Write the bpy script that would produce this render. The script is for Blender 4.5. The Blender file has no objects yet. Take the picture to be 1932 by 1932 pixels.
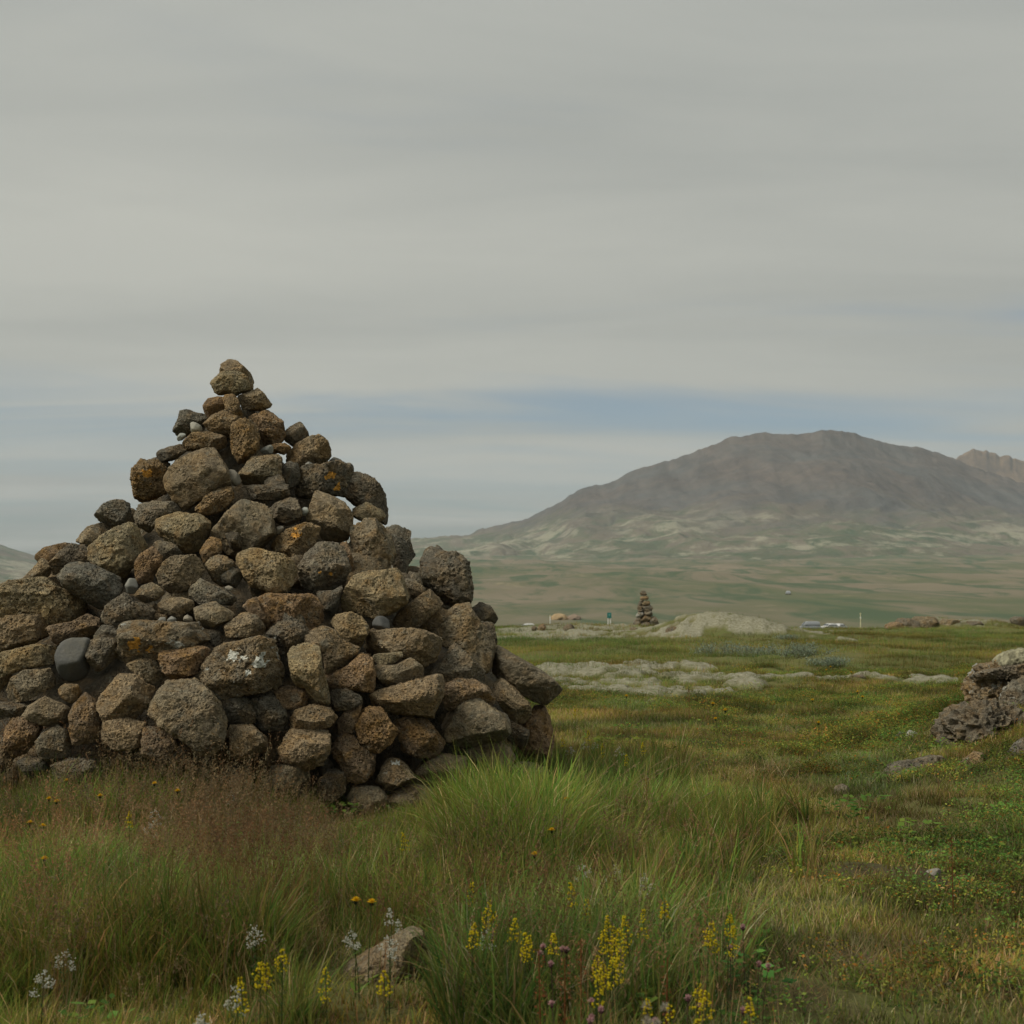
import bpy, bmesh, math, random
import numpy as np
from mathutils import Vector

scene = bpy.context.scene
COL = scene.collection
RNG = np.random.default_rng(7)
random.seed(7)

# ------------------------------------------------------------------ camera
FPX = 2654.0            # focal length in pixels of a 1932 px wide picture
W0 = 1932.0
HOR = 1100.0            # picture row of the horizon
EYE = 1.0
PITCH = math.atan((HOR - W0 / 2) / FPX)
cam_data = bpy.data.cameras.new('camera')
cam = bpy.data.objects.new('camera', cam_data)
COL.objects.link(cam)
cam.location = (0, 0, EYE)
cam.rotation_euler = (math.pi / 2 + PITCH, 0, 0)
cam_data.sensor_width = 36
cam_data.lens = 36 * FPX / W0
cam_data.clip_start = 0.05
cam_data.clip_end = 40000
cam_data.dof.use_dof = True
cam_data.dof.focus_distance = 7.2
cam_data.dof.aperture_fstop = 9.0
scene.camera = cam

# ------------------------------------------------------------------ sky, sun, exposure
SUN_EL, SUN_AZ = math.radians(48), math.radians(-112)   # azimuth from +Y towards +X
world = bpy.data.worlds.new('World')
scene.world = world
world.use_nodes = True
wt = world.node_tree
wt.nodes.clear()


def N(t, kind, **kw):
    n = t.nodes.new(kind)
    for k, v in kw.items():
        setattr(n, k, v)
    return n


def L(t, a, b):
    t.links.new(a, b)


def math_node(t, op, a, b=None, c=None, clamp=False):
    n = t.nodes.new('ShaderNodeMath')
    n.operation = op
    n.use_clamp = clamp
    for i, v in enumerate((a, b, c)):
        if v is None:
            continue
        if isinstance(v, (int, float)):
            n.inputs[i].default_value = v
        else:
            t.links.new(v, n.inputs[i])
    return n.outputs[0]


def ramp(t, fac, stops, interp='LINEAR'):
    n = t.nodes.new('ShaderNodeValToRGB')
    n.color_ramp.interpolation = interp
    el = n.color_ramp.elements
    while len(el) < len(stops):
        el.new(0.5)
    for e, (p, c) in zip(el, stops):
        e.position = p
        e.color = (c, c, c, 1) if isinstance(c, (int, float)) else (*c[:3], 1)
    t.links.new(fac, n.inputs[0])
    return n.outputs[0]


def mixc(t, fac, a, b, blend='MIX'):
    n = t.nodes.new('ShaderNodeMix')
    n.data_type = 'RGBA'
    n.blend_type = blend
    for s, v in ((n.inputs[0], fac), (n.inputs[6], a), (n.inputs[7], b)):
        if isinstance(v, (int, float)):
            s.default_value = v
        elif isinstance(v, tuple):
            s.default_value = (*v[:3], 1)
        else:
            t.links.new(v, s)
    return n.outputs[2]


def noise(t, vec, scale, detail=4, rough=0.55, dist=0.0):
    n = t.nodes.new('ShaderNodeTexNoise')
    n.inputs['Scale'].default_value = scale
    n.inputs['Detail'].default_value = detail
    n.inputs['Roughness'].default_value = rough
    n.inputs['Distortion'].default_value = dist
    if vec is not None:
        t.links.new(vec, n.inputs['Vector'])
    return n.outputs['Fac']


SKY_STRENGTH = 0.0535
sky = N(wt, 'ShaderNodeTexSky', sky_type='NISHITA', sun_disc=False, sun_elevation=SUN_EL, sun_rotation=SUN_AZ)
sky.air_density = 1.0
sky.dust_density = 1.5
tc = N(wt, 'ShaderNodeTexCoord')
sep = N(wt, 'ShaderNodeSeparateXYZ')
L(wt, tc.outputs['Generated'], sep.inputs[0])
zz = math_node(wt, 'MAXIMUM', sep.outputs[2], 0.0)
den = math_node(wt, 'ADD', zz, 0.05)
comb = N(wt, 'ShaderNodeCombineXYZ')
L(wt, math_node(wt, 'MULTIPLY', math_node(wt, 'DIVIDE', sep.outputs[0], den), 0.42), comb.inputs[0])
L(wt, math_node(wt, 'DIVIDE', sep.outputs[1], den), comb.inputs[1])
comb.inputs[2].default_value = 3.7
n_big = noise(wt, comb.outputs[0], 0.42, 3, 0.45, 0.3)
n_fine = noise(wt, comb.outputs[0], 0.95, 6, 0.55, 0.9)
n_wisp = noise(wt, comb.outputs[0], 2.1, 8, 0.6, 0.7)
cover = ramp(wt, zz, [(0.0, 0.50), (0.05, 0.50), (0.085, 0.46), (0.118, 0.32), (0.165, 0.72), (0.21, 1.0)], 'EASE')
nn = math_node(wt, 'ADD', math_node(wt, 'MULTIPLY', n_big, 0.45), math_node(wt, 'MULTIPLY', n_fine, 0.55))
cl = math_node(wt, 'ADD', math_node(wt, 'MULTIPLY', math_node(wt, 'SUBTRACT', nn, 0.5), 2.6), cover, clamp=True)
cl = ramp(wt, cl, [(0.0, 0.05), (0.8, 1.0)], 'EASE')
tone = ramp(wt, math_node(wt, 'ADD', math_node(wt, 'MULTIPLY', n_big, 0.82), math_node(wt, 'MULTIPLY', n_wisp, 0.18)),
            [(0.34, (2.30, 2.41, 2.28)), (0.64, (3.80, 3.79, 3.40))])
# an overcast sky grows evenly brighter from the horizon to the zenith
grad = ramp(wt, zz, [(0.0, 0.80), (1.0, 1.70)])
tone = mixc(wt, 1.0, tone, grad, 'MULTIPLY')
skyc = mixc(wt, 1.0, sky.outputs[0], (0.50, 0.565, 0.62), 'MULTIPLY')
skyc = mixc(wt, cl, skyc, tone)
bg = N(wt, 'ShaderNodeBackground')
bg.inputs[1].default_value = SKY_STRENGTH
L(wt, skyc, bg.inputs[0])
wo = N(wt, 'ShaderNodeOutputWorld')
L(wt, bg.outputs[0], wo.inputs[0])

sun_data = bpy.data.lights.new('sun', 'SUN')
sun_data.energy = 1.5
sun_data.angle = math.radians(30)
sun_data.color = (1.0, 0.93, 0.80)
sun = bpy.data.objects.new('sun', sun_data)
COL.objects.link(sun)
sdir = Vector((math.cos(SUN_EL) * math.sin(SUN_AZ), math.cos(SUN_EL) * math.cos(SUN_AZ), math.sin(SUN_EL)))
sun.rotation_euler = (-sdir).to_track_quat('-Z', 'Y').to_euler()
sun.location = (-20, -10, 30)

vs = scene.view_settings
vs.view_transform = 'Standard'
vs.look = 'None'
vs.exposure = 1.26
vs.gamma = 1.0
vs.use_curve_mapping = False
scene.render.engine = 'CYCLES'
cy = scene.cycles
cy.max_bounces = 6
cy.diffuse_bounces = 3
cy.glossy_bounces = 2
cy.transmission_bounces = 3
cy.transparent_max_bounces = 6
cy.volume_bounces = 1
cy.use_denoising = True
try:
    cy.denoiser = 'OPENIMAGEDENOISE'
    cy.denoising_prefilter = 'ACCURATE'
except Exception:
    pass

# ------------------------------------------------------------------ helpers


def px2w(px, py, depth):
    """a point of the place seen at picture position (px, py), `depth` metres ahead"""
    u, v = (px - W0 / 2) / FPX, (W0 / 2 - py) / FPX
    dy = math.cos(PITCH) - v * math.sin(PITCH)
    dz = math.sin(PITCH) + v * math.cos(PITCH)
    k = depth / dy
    return np.array((u * k, depth, EYE + dz * k))


def w2px(x, y, z):
    c, s = math.cos(PITCH), math.sin(PITCH)
    f = y * c + (z - EYE) * s
    v = -y * s + (z - EYE) * c
    return W0 / 2 + FPX * x / f, W0 / 2 - FPX * v / f


def hash3(ix, iy, iz, seed):
    h = (ix.astype(np.int64) * 374761393 + iy.astype(np.int64) * 668265263 + iz.astype(np.int64) * 2147483647 + seed * 1274126177) & 0xFFFFFFFF
    h = ((h ^ (h >> 13)) * 1274126177) & 0xFFFFFFFF
    h = ((h ^ (h >> 15)) * 2246822519) & 0xFFFFFFFF
    return ((h ^ (h >> 16)) & 0xFFFFFF) / float(0xFFFFFF)


def vnoise(p, seed=0):
    p = np.asarray(p, float)
    i = np.floor(p).astype(np.int64)
    f = p - i
    f = f * f * f * (f * (f * 6 - 15) + 10)
    out = 0
    for dx in (0, 1):
        wx = f[:, 0] if dx else 1 - f[:, 0]
        for dy in (0, 1):
            wy = f[:, 1] if dy else 1 - f[:, 1]
            for dz in (0, 1):
                wz = f[:, 2] if dz else 1 - f[:, 2]
                out = out + wx * wy * wz * hash3(i[:, 0] + dx, i[:, 1] + dy, i[:, 2] + dz, seed)
    return out * 2 - 1


def fbm(p, octaves=4, seed=0, gain=0.5, lac=2.03):
    a, s, tot = 1.0, 0, 0.0
    p = np.asarray(p, float)
    for k in range(octaves):
        s = s + a * vnoise(p * lac ** k + 17.3 * k, seed + k)
        tot += a
        a *= gain
    return s / tot


def fbm2(x, y, octaves=4, seed=0, gain=0.5):
    x = np.asarray(x, float)
    sh = x.shape
    p = np.stack([x.ravel(), np.asarray(y, float).ravel(), np.zeros(x.size)], 1)
    return fbm(p, octaves, seed, gain).reshape(sh)


def sstep(a, b, x):
    t = np.clip((x - a) / (b - a), 0, 1)
    return t * t * (3 - 2 * t)


def mesh_np(name, verts, faces, smooth=True):
    me = bpy.data.meshes.new(name)
    verts = np.asarray(verts, np.float32)
    faces = np.asarray(faces, np.int32)
    nf, k = faces.shape
    me.vertices.add(len(verts))
    me.vertices.foreach_set('co', verts.ravel())
    me.loops.add(nf * k)
    me.loops.foreach_set('vertex_index', faces.ravel())
    me.polygons.add(nf)
    me.polygons.foreach_set('loop_start', np.arange(0, nf * k, k, dtype=np.int32))
    me.polygons.foreach_set('loop_total', np.full(nf, k, dtype=np.int32))
    me.update()
    me.polygons.foreach_set('use_smooth', np.full(nf, smooth, dtype=bool))
    me.validate()
    return me


def set_col(me, cols, name='col'):
    a = me.color_attributes.new(name, 'FLOAT_COLOR', 'POINT')
    c = np.ones((len(me.vertices), 4), np.float32)
    c[:, :3] = cols
    a.data.foreach_set('color', c.ravel())


def set_float(me, name, vals):
    a = me.attributes.new(name, 'FLOAT', 'POINT')
    a.data.foreach_set('value', np.asarray(vals, np.float32))


def obj(name, me, mat=None, parent=None, loc=None):
    o = bpy.data.objects.new(name, me)
    COL.objects.link(o)
    if mat is not None and len(me.materials) == 0:
        me.materials.append(mat)
    if parent is not None:
        o.parent = parent
    if loc is not None:
        o.location = loc
    return o


def empty(name, loc, rz=0.0):
    o = bpy.data.objects.new(name, None)
    COL.objects.link(o)
    o.location = loc
    o.rotation_euler = (0, 0, rz)
    o.empty_display_size = 0.1
    return o


def tag(o, label=None, cat=None, group=None, kind=None):
    if label:
        o['label'] = label
    if cat:
        o['category'] = cat
    if group:
        o['group'] = group
    if kind:
        o['kind'] = kind
    return o


def new_mat(name):
    m = bpy.data.materials.new(name)
    m.use_nodes = True
    t = m.node_tree
    b = t.nodes['Principled BSDF']
    return m, t, b


def bump(t, b, height, strength, dist):
    n = t.nodes.new('ShaderNodeBump')
    n.inputs['Strength'].default_value = strength
    n.inputs['Distance'].default_value = dist
    L(t, height, n.inputs['Height'])
    L(t, n.outputs[0], b.inputs['Normal'])


def plain_mat(name, col, rough=0.6, metal=0.0, var=0.15, scale=12.0, spec=0.3):
    m, t, b = new_mat(name)
    c = N(t, 'ShaderNodeTexCoord')
    n = noise(t, c.outputs['Object'], scale, 4)
    f = ramp(t, n, [(0.3, 1 - var), (0.7, 1 + var)])
    L(t, mixc(t, 1.0, col, f, 'MULTIPLY'), b.inputs['Base Color'])
    b.inputs['Roughness'].default_value = rough
    b.inputs['Metallic'].default_value = metal
    b.inputs['Specular IOR Level'].default_value = spec
    return m


# ------------------------------------------------------------------ terrain shape
CX = (433 - W0 / 2) / FPX * 8.0     # axis of the big cairn
CY = 8.0

MOSS_BLOBS = []                      # x, y, rx, ry, amount


def moss_px(px, row, sx, sy_rows, amt=1.0):
    d = FPX / (row - 1135.0)
    d0, d1 = FPX / (row + sy_rows - 1135.0), FPX / (row - sy_rows - 1135.0)
    MOSS_BLOBS.append(((px - W0 / 2) / FPX * d, d, sx / FPX * d, (d1 - d0) / 2, amt))


for a in [(1130, 1262, 120, 9), (1240, 1268, 100, 8), (1200, 1284, 130, 10), (1310, 1296, 110, 10), (1130, 1303, 70, 7), (1240, 1308, 80, 6, .9),
          (1400, 1285, 70, 9), (1460, 1277, 60, 7), (1540, 1276, 70, 6), (1690, 1283, 70, 6), (1770, 1283, 45, 7), (1625, 1277, 40, 5, .8),
          (1060, 1272, 60, 9), (1200, 1255, 110, 4), (1340, 1262, 60, 4, .8), (1520, 1322, 60, 2.5, .8), (1210, 1328, 60, 4, .7), (1350, 1277, 80, 6, .8), (1080, 1318, 60, 4, .7)]:
    moss_px(*a)
for a in [(980, 1196, 60, 7), (1060, 1198, 90, 8), (1140, 1194, 80, 7), (1215, 1192, 60, 7), (1000, 1206, 90, 4), (930, 1199, 60, 5)]:
    moss_px(*a)
MOSS_BLOBS += [(5.7, 40.0, 1.75, 2.2, 1.3), (6.9, 39.0, 1.2, 1.2, 0.9), (4.6, 40.5, .9, 1.6, 1.0), (15.9, 53.0, 1.6, 1.5, .9), (17.6, 53.0, 1.4, 1.2, .7), (3.9, 9.7, .35, .3, .6)]
for a in [(1420, 1196, 40, 2), (1535, 1201, 30, 1.5), (1590, 1190, 25, 1.2), (1600, 1206, 20, 1.2), (1690, 1209, 35, 1.5), (1755, 1184, 30, 1.2), (1570, 1193, 20, 1.)]:
    moss_px(*a, .9)


def moss_mask(x, y):
    m = np.zeros_like(x)
    for (bx, by, rx, ry, am) in MOSS_BLOBS:
        m = m + am * np.exp(-((x - bx) / rx) ** 2 - ((y - by) / ry) ** 2)
    return m


def profile(r):
    """height of the open land by distance from the viewpoint"""
    z = -0.0133 * r
    z = np.where(r > 52, -0.6916 - 0.0333 * (r - 52), z)
    return np.where(r > 320, -9.62, z)


def ground_base(x, y):
    r = np.sqrt(x * x + y * y)
    z = profile(r)
    # soften the edge of the plateau
    u = np.clip(x / np.maximum(y, 1.0), -1.2, 1.2)
    rise = 12 + 50 * sstep(-0.30, -0.05, u)
    z = z + np.where(r > 320, rise * np.minimum((r - 320) / 2680, 1.6), 0)
    far = sstep(330, 1200, r)
    z = z + sstep(340, 900, r) * (9 * fbm2(x / 420, y / 420, 3, 31) + 6.0 * fbm2(x / 130, y / 170, 3, 32) + 2.0 * fbm2(x / 45, y / 60, 2, 33))
    z = z + sstep(60, 130, r) * (1 - far) * 0.35 * fbm2(x / 40, y / 40, 2, 37)
    near = 1 - sstep(70, 160, r)
    z = z + near * (0.10 * fbm2(x / 3.1, y / 3.1, 3, 11) * sstep(2, 8, r) + 0.06 * fbm2(x / 0.7, y / 0.7, 3, 12) + 0.05 * sstep(0.6, 1.6, x) * fbm2(x / 0.33, y / 0.33, 2, 14))
    z = z + near * 0.20 * fbm2(x / 9, y / 9, 2, 13) * sstep(12, 26, r) * (1 - .8 * sstep(36, 48, r))
    # knolls and banks
    z = z + 0.60 * np.exp(-(np.abs(x - 5.6) / 1.55) ** 2.4 - (np.abs(y - 40) / 1.7) ** 2.2) + 0.22 * np.exp(-((x - 7.2) / 1.1) ** 2 - ((y - 39) / 1.5) ** 2)
    z = z + 0.24 * np.exp(-((x - 2.6) / 3.4) ** 2 - ((y - 45) / 3.0) ** 2)
    z = z + 0.42 * np.exp(-((x - 15.6) / 1.0) ** 2 - ((y - 53) / 1.6) ** 2) + 0.30 * np.exp(-((x - 17.4) / 1.5) ** 2 - ((y - 53) / 1.6) ** 2)
    z = z + 0.35 * sstep(15, 24, x) * np.exp(-((y - 50) / 14) ** 2)
    z = z + 0.62 * np.exp(-((x - 4.6) / 1.35) ** 2 - ((y - 9.4) / 2.6) ** 2) + 0.12 * np.exp(-((x - 3.1) / .5) ** 2 - ((y - 8.6) / .8) ** 2)
    z = z + 0.20 * np.exp(-((x - 3.0) / 1.0) ** 2 - ((y - 6.6) / 1.8) ** 2)
    return z


def cellbump(x, y, s, seed):
    """rounded cushions"""
    gx, gy = x / s, y / s
    ix, iy = np.floor(gx), np.floor(gy)
    best = np.full(x.shape, 9.0)
    for dx in (-1, 0, 1):
        for dy in (-1, 0, 1):
            cx, cy = ix + dx, iy + dy
            z0 = np.zeros_like(cx)
            jx, jy = cx + hash3(cx, cy, z0, seed), cy + hash3(cx, cy, z0, seed + 5)
            best = np.minimum(best, (gx - jx) ** 2 + (gy - jy) ** 2)
    return np.clip(1 - best * 1.3, 0, 1)


def moss_amount(x, y):
    m = moss_mask(x, y)
    far = sstep(25, 40, y)
    k = np.minimum(m * 2.5, 1)
    m = np.minimum(m, 1.1) * (.67 + .05 * far) + k * (0.95 * fbm2(x / 0.9, y / 1.5, 4, 21) + 0.75 * fbm2(x / 0.28, y / 0.4, 3, 22))
    return sstep(0.40, 0.62, m)


def ground_h(x, y, with_moss=True):
    x, y = np.asarray(x, float), np.asarray(y, float)
    z = ground_base(x, y)
    if with_moss:
        m = moss_amount(x, y)
        z = z + m * (0.01 + 0.04 * cellbump(x, y, 0.38, 3) + 0.03 * cellbump(x, y, 0.14, 4) + 0.03 * fbm2(x / .2, y / .3, 3, 5))
    return z


def gz(x, y):
    return float(ground_h(np.array([x]), np.array([y]))[0])


# ------------------------------------------------------------------ ground sheet
def polar_rows():
    r = [0.0, 0.6, 1.2, 1.7, 2.1]
    x = 2.4
    while x < 62:
        r.append(x)
        x *= 1.0085
    while x < 340:
        r.append(x)
        x *= 1.03
    while x < 7000:
        r.append(x)
        x *= 1.018
    return np.array(r)


fine = np.linspace(-25, 25, 521)
side = np.concatenate([np.linspace(28, 60, 12), np.linspace(66, 180, 20)])
ang = np.radians(np.concatenate([-side[::-1], fine, side[:-1]]))
RR = polar_rows()
A, Rg = np.meshgrid(ang, RR)
gx, gy = Rg * np.sin(A), Rg * np.cos(A)
gzv = ground_h(gx, gy)
nr, na = A.shape
idx = np.arange(nr * na).reshape(nr, na)
i00, i01 = idx[:-1], np.roll(idx, -1, 1)[:-1]
i10, i11 = idx[1:], np.roll(idx, -1, 1)[1:]
faces = np.stack([i00, i01, i11, i10], -1).reshape(-1, 4)
me = mesh_np('ground', np.stack([gx, gy, gzv], -1).reshape(-1, 3), faces)
set_float(me, 'moss', moss_amount(gx, gy).ravel())


def dirt_mask(x, y):
    m = np.zeros_like(x)
    for (px, row, sx, sr, am) in [(1460, 1470, 60, 10, 1), (1800, 1420, 80, 16, .8), (1880, 1400, 60, 20, .5), (1620, 1800, 120, 30, .7), (1560, 1890, 110, 40, .9), (1880, 1880, 80, 30, .7),
                                  (1640, 1655, 110, 18, .6), (1780, 1668, 60, 12, .8), (640, 1660, 90, 40, .8), (1690, 1450, 60, 12, .8), (1780, 1600, 60, 12, .6)]:
        d = FPX / (row - 1135.0)
        d0, d1 = FPX / (row + sr - 1135.0), FPX / (row - sr - 1135.0)
        m = m + am * np.exp(-((x - (px - W0 / 2) / FPX * d) / (sx / FPX * d)) ** 2 - ((y - d) / ((d1 - d0) / 2)) ** 2)
    m = m * (1 + .8 * fbm2(x / .3, y / .3, 3, 52)) + 0.35 * fbm2(x / .5, y / .5, 3, 51)
    return np.clip(m, 0, 1)


set_float(me, 'dirt', dirt_mask(gx, gy).ravel())

gm, t, b = new_mat('ground_turf')
geo = N(t, 'ShaderNodeNewGeometry')
P = geo.outputs['Position']
at_m = N(t, 'ShaderNodeAttribute', attribute_name='moss')
at_d = N(t, 'ShaderNodeAttribute', attribute_name='dirt')
sepp = N(t, 'ShaderNodeSeparateXYZ')
L(t, P, sepp.inputs[0])
dist = N(t, 'ShaderNodeVectorMath', operation='LENGTH')
L(t, P, dist.inputs[0])
nA = noise(t, P, 0.5, 5, 0.6)
nB = noise(t, P, 7.0, 6, 0.65)
nC = noise(t, P, 60.0, 4, 0.6)
turf = ramp(t, nA, [(0.30, (0.110, 0.135, 0.038)), (0.5, (0.138, 0.145, 0.045)), (0.68, (0.155, 0.130, 0.052))])
turf = mixc(t, ramp(t, nB, [(0.42, 0.0), (0.72, 0.6)]), turf, (0.120, 0.086, 0.042))
turf = mixc(t, ramp(t, nC, [(0.35, 0.55), (0.7, 0.0)]), turf, (0.060, 0.068, 0.022))
soil = ramp(t, nC, [(0.3, (0.035, 0.026, 0.016)), (0.6, (0.085, 0.062, 0.038)), (0.75, (0.15, 0.115, 0.07))])
near = mixc(t, at_d.outputs['Fac'], turf, soil)
mossn = noise(t, P, 14.0, 8, 0.75)
mosscol = ramp(t, mossn, [(0.34, (0.085, 0.085, 0.042)), (0.48, (0.195, 0.186, 0.128)), (0.66, (0.30, 0.288, 0.218))])
near = mixc(t, at_m.outputs['Fac'], near, mosscol)
# the far plain: heath, grass and bare gravel
mp = N(t, 'ShaderNodeMapping')
mp.inputs['Scale'].default_value = (1.0, 0.22, 1.0)
L(t, P, mp.inputs[0])
f1 = noise(t, mp.outputs[0], 0.010, 6, 0.62, 0.8)
f2 = noise(t, mp.outputs[0], 0.035, 6, 0.65, 0.8)
plain = ramp(t, f1, [(0.36, (0.078, 0.098, 0.052)), (0.45, (0.112, 0.112, 0.068)), (0.53, (0.150, 0.132, 0.092)), (0.66, (0.180, 0.152, 0.108))])
plain = mixc(t, ramp(t, f2, [(0.50, 0.0), (0.60, 0.85)]), plain, (0.056, 0.084, 0.048))
plain = mixc(t, ramp(t, f2, [(0.28, 0.8), (0.38, 0.0)]), plain, (0.23, 0.195, 0.125))
farf = ramp(t, math_node(t, 'DIVIDE', dist.outputs[1], 500), [(0.12, 0.0), (0.35, 1.0)])
colr = mixc(t, farf, near, plain)
L(t, colr, b.inputs['Base Color'])
b.inputs['Roughness'].default_value = 0.95
b.inputs['Specular IOR Level'].default_value = 0.1
hh = math_node(t, 'ADD', math_node(t, 'MULTIPLY', nC, 0.5), math_node(t, 'MULTIPLY', mossn, 0.8))
bump(t, b, hh, 0.9, 0.03)
ground = obj('ground', me, gm)
tag(ground, 'grassy heath and plain running out to the mountain', 'ground', kind='structure')

# ------------------------------------------------------------------ mountains
SIL_D = [(-1700, 470), (-900, 465), (-500, 455), (-150, 448), (0, 433), (80, 410), (180, 385), (260, 350), (340, 305), (390, 278), (440, 263), (500, 256), (540, 228), (580, 208), (660, 187), (760, 168), (790, 148), (870, 115), (940, 92), (1000, 82),
         (1045, 69), (1075, 78), (1130, 84), (1200, 78), (1240, 74), (1295, 70), (1340, 80), (1420, 105), (1500, 128), (1600, 140), (1650, 155), (1690, 175), (1760, 205), (1860, 235), (2000, 270), (2300, 330), (2800, 400)]
SIL2_D = [(1500, 330), (1600, 250), (1660, 205), (1690, 178), (1710, 166), (1725, 167), (1745, 146), (1775, 135), (1800, 148), (1825, 149), (1850, 166), (1870, 170), (1890, 177), (1932, 177), (2000, 190), (2200, 210), (2600, 330)]


def dz_full(p):
    return (1150 + p[0] * 0.6988) / 1.294, (1000 + p[1] * 0.6988) / 1.294


def rock_mountain_mat(name, warm):
    m, t, b = new_mat(name)
    geo = N(t, 'ShaderNodeNewGeometry')
    P = geo.outputs['Position']
    s = N(t, 'ShaderNodeSeparateXYZ')
    L(t, P, s.inputs[0])
    sn = N(t, 'ShaderNodeSeparateXYZ')
    L(t, geo.outputs['Normal'], sn.inputs[0])
    n1 = noise(t, P, 0.0035, 7, 0.6, 0.4)
    n2 = noise(t, P, 0.018, 6, 0.65)
    n3 = noise(t, P, 0.0075, 6, 0.62, 1.0)
    if warm:
        rock = ramp(t, n2, [(0.3, (0.085, 0.062, 0.044)), (0.6, (0.165, 0.115, 0.072))])
    else:
        rock = ramp(t, n2, [(0.3, (0.056, 0.048, 0.043)), (0.65, (0.104, 0.084, 0.068))])
        rock = mixc(t, ramp(t, n1, [(0.40, 0.0), (0.64, 0.7)]), rock, (0.070, 0.075, 0.073))
    mps = N(t, 'ShaderNodeMapping')
    mps.inputs['Scale'].default_value = (1.0, 0.12, 0.12)
    L(t, P, mps.inputs[0])
    scree = noise(t, mps.outputs[0], 0.022, 6, 0.62, 0.5)
    rock = mixc(t, 1.0, rock, ramp(t, scree, [(0.36, 0.78), (0.5, 1.0), (0.64, 1.18)]), 'MULTIPLY')
    hgt = math_node(t, 'ADD', s.outputs[2], math_node(t, 'MULTIPLY', math_node(t, 'SUBTRACT', n1, 0.5), 340))
    low = ramp(t, math_node(t, 'DIVIDE', hgt, 600), [(0.20, 1.0), (0.40, 0.0)])
    veg = ramp(t, n3, [(0.36, (0.058, 0.080, 0.046)), (0.47, (0.090, 0.096, 0.060)), (0.55, (0.125, 0.110, 0.080)), (0.64, (0.115, 0.100, 0.075))])
    pale = ramp(t, math_node(t, 'ADD', math_node(t, 'MULTIPLY', noise(t, P, 0.016, 7, 0.72, 0.3), .6), math_node(t, 'MULTIPLY', noise(t, P, 0.003, 3, 0.5), .4)), [(0.505, 0.0), (0.575, 0.75)])
    veg = mixc(t, pale, veg, (0.25, 0.238, 0.175))
    c = mixc(t, low, rock, veg) if not warm else rock
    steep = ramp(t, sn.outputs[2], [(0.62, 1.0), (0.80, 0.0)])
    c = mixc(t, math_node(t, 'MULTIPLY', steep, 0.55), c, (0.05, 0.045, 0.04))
    L(t, c, b.inputs['Base Color'])
    b.inputs['Roughness'].default_value = 0.95
    b.inputs['Specular IOR Level'].default_value = 0.05
    bump(t, b, n2, 0.8, 14.0)
    return m


def mountain(name, sil, y0, yr, y1, u0, u1, nu, ny, seed, zb, amp, mat, expo=1.35, jag=1.0):
    pts = np.array([dz_full(p) for p in sil])
    us = (pts[:, 0] - W0 / 2) / FPX
    el = (HOR - pts[:, 1]) / FPX
    u = np.linspace(u0, u1, nu)
    S = np.interp(u, us, el, left=el[0], right=el[-1])
    kk = np.exp(-0.5 * (np.arange(-12, 13) / 4.0) ** 2)
    S = np.convolve(np.pad(S, 12, 'edge'), kk / kk.sum(), 'valid')
    # ragged crest
    J = jag * 0.0011 * fbm2(u * 90, u * 0, 4, seed) + jag * 0.0005 * fbm2(u * 420, u * 0, 3, seed + 1)
    tpos = np.concatenate([np.linspace(0, 1, ny) ** 0.9, 1 + np.linspace(0.02, 1, 24)])
    U, T = np.meshgrid(u, tpos)
    Sg = np.broadcast_to(S, U.shape)
    wob = 180 * fbm2(u * 6, u * 0, 2, seed + 2)
    YR = yr + np.broadcast_to(wob, U.shape)
    Y = np.where(T <= 1, y0 + (YR - y0) * T, YR + (y1 - YR) * (T - 1))
    X = U * Y
    zr = EYE + Sg * YR
    zbase = zb + 0 * U
    prof = np.where(T <= 1, 0.25 * T + 0.75 * T ** (expo + 0.7), 1 - 0.85 * (T - 1) ** 1.2)
    Z = zbase + (zr - zbase) * prof
    Z = Z + np.broadcast_to(J, U.shape) * YR * sstep(.86, 1.0, T + .05 * fbm2(X / 90, Y / 90, 3, seed + 14)) * np.where(T > 1, np.clip(1.3 - (T - 1) * 3, 0, 1), 1)
    w = np.clip(1 - np.abs(T - 0.62) / 0.5, 0, 1)
    gul = 1 - np.abs(fbm2(X / 330 + 0.8 * fbm2(X / 400, Y / 400, 3, seed + 9), Y / 700, 4, seed + 3)) * 2.2
    Z = Z + amp * w * (gul - 0.45) * 0.75
    Z = Z + amp * 0.8 * np.clip(w, 0, 1) * fbm2(X / 420, Y / 240, 5, seed + 4)
    foot = np.clip(T / 0.08, 0, 1) * np.clip((0.5 - T) / 0.2, 0, 1)
    Z = Z + 34 * foot * fbm2(X / 650, Y / 260, 5, seed + 6)
    Z = Z + np.where(T >= 0.98, 0, 1) * (9 * fbm2(X / 60, Y / 90, 4, seed + 5) + 11 * fbm2(X / 190, Y / 260, 3, seed + 8)) * np.clip(T * 4, 0, 1) * np.clip((1 - T) * 9, .25, 1)
    n0, n1 = U.shape
    ii = np.arange(n0 * n1).reshape(n0, n1)
    f = np.stack([ii[:-1, :-1], ii[:-1, 1:], ii[1:, 1:], ii[1:, :-1]], -1).reshape(-1, 4)
    o = obj(name, mesh_np(name, np.stack([X, Y, Z], -1).reshape(-1, 3), f), mat)
    return o


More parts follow.
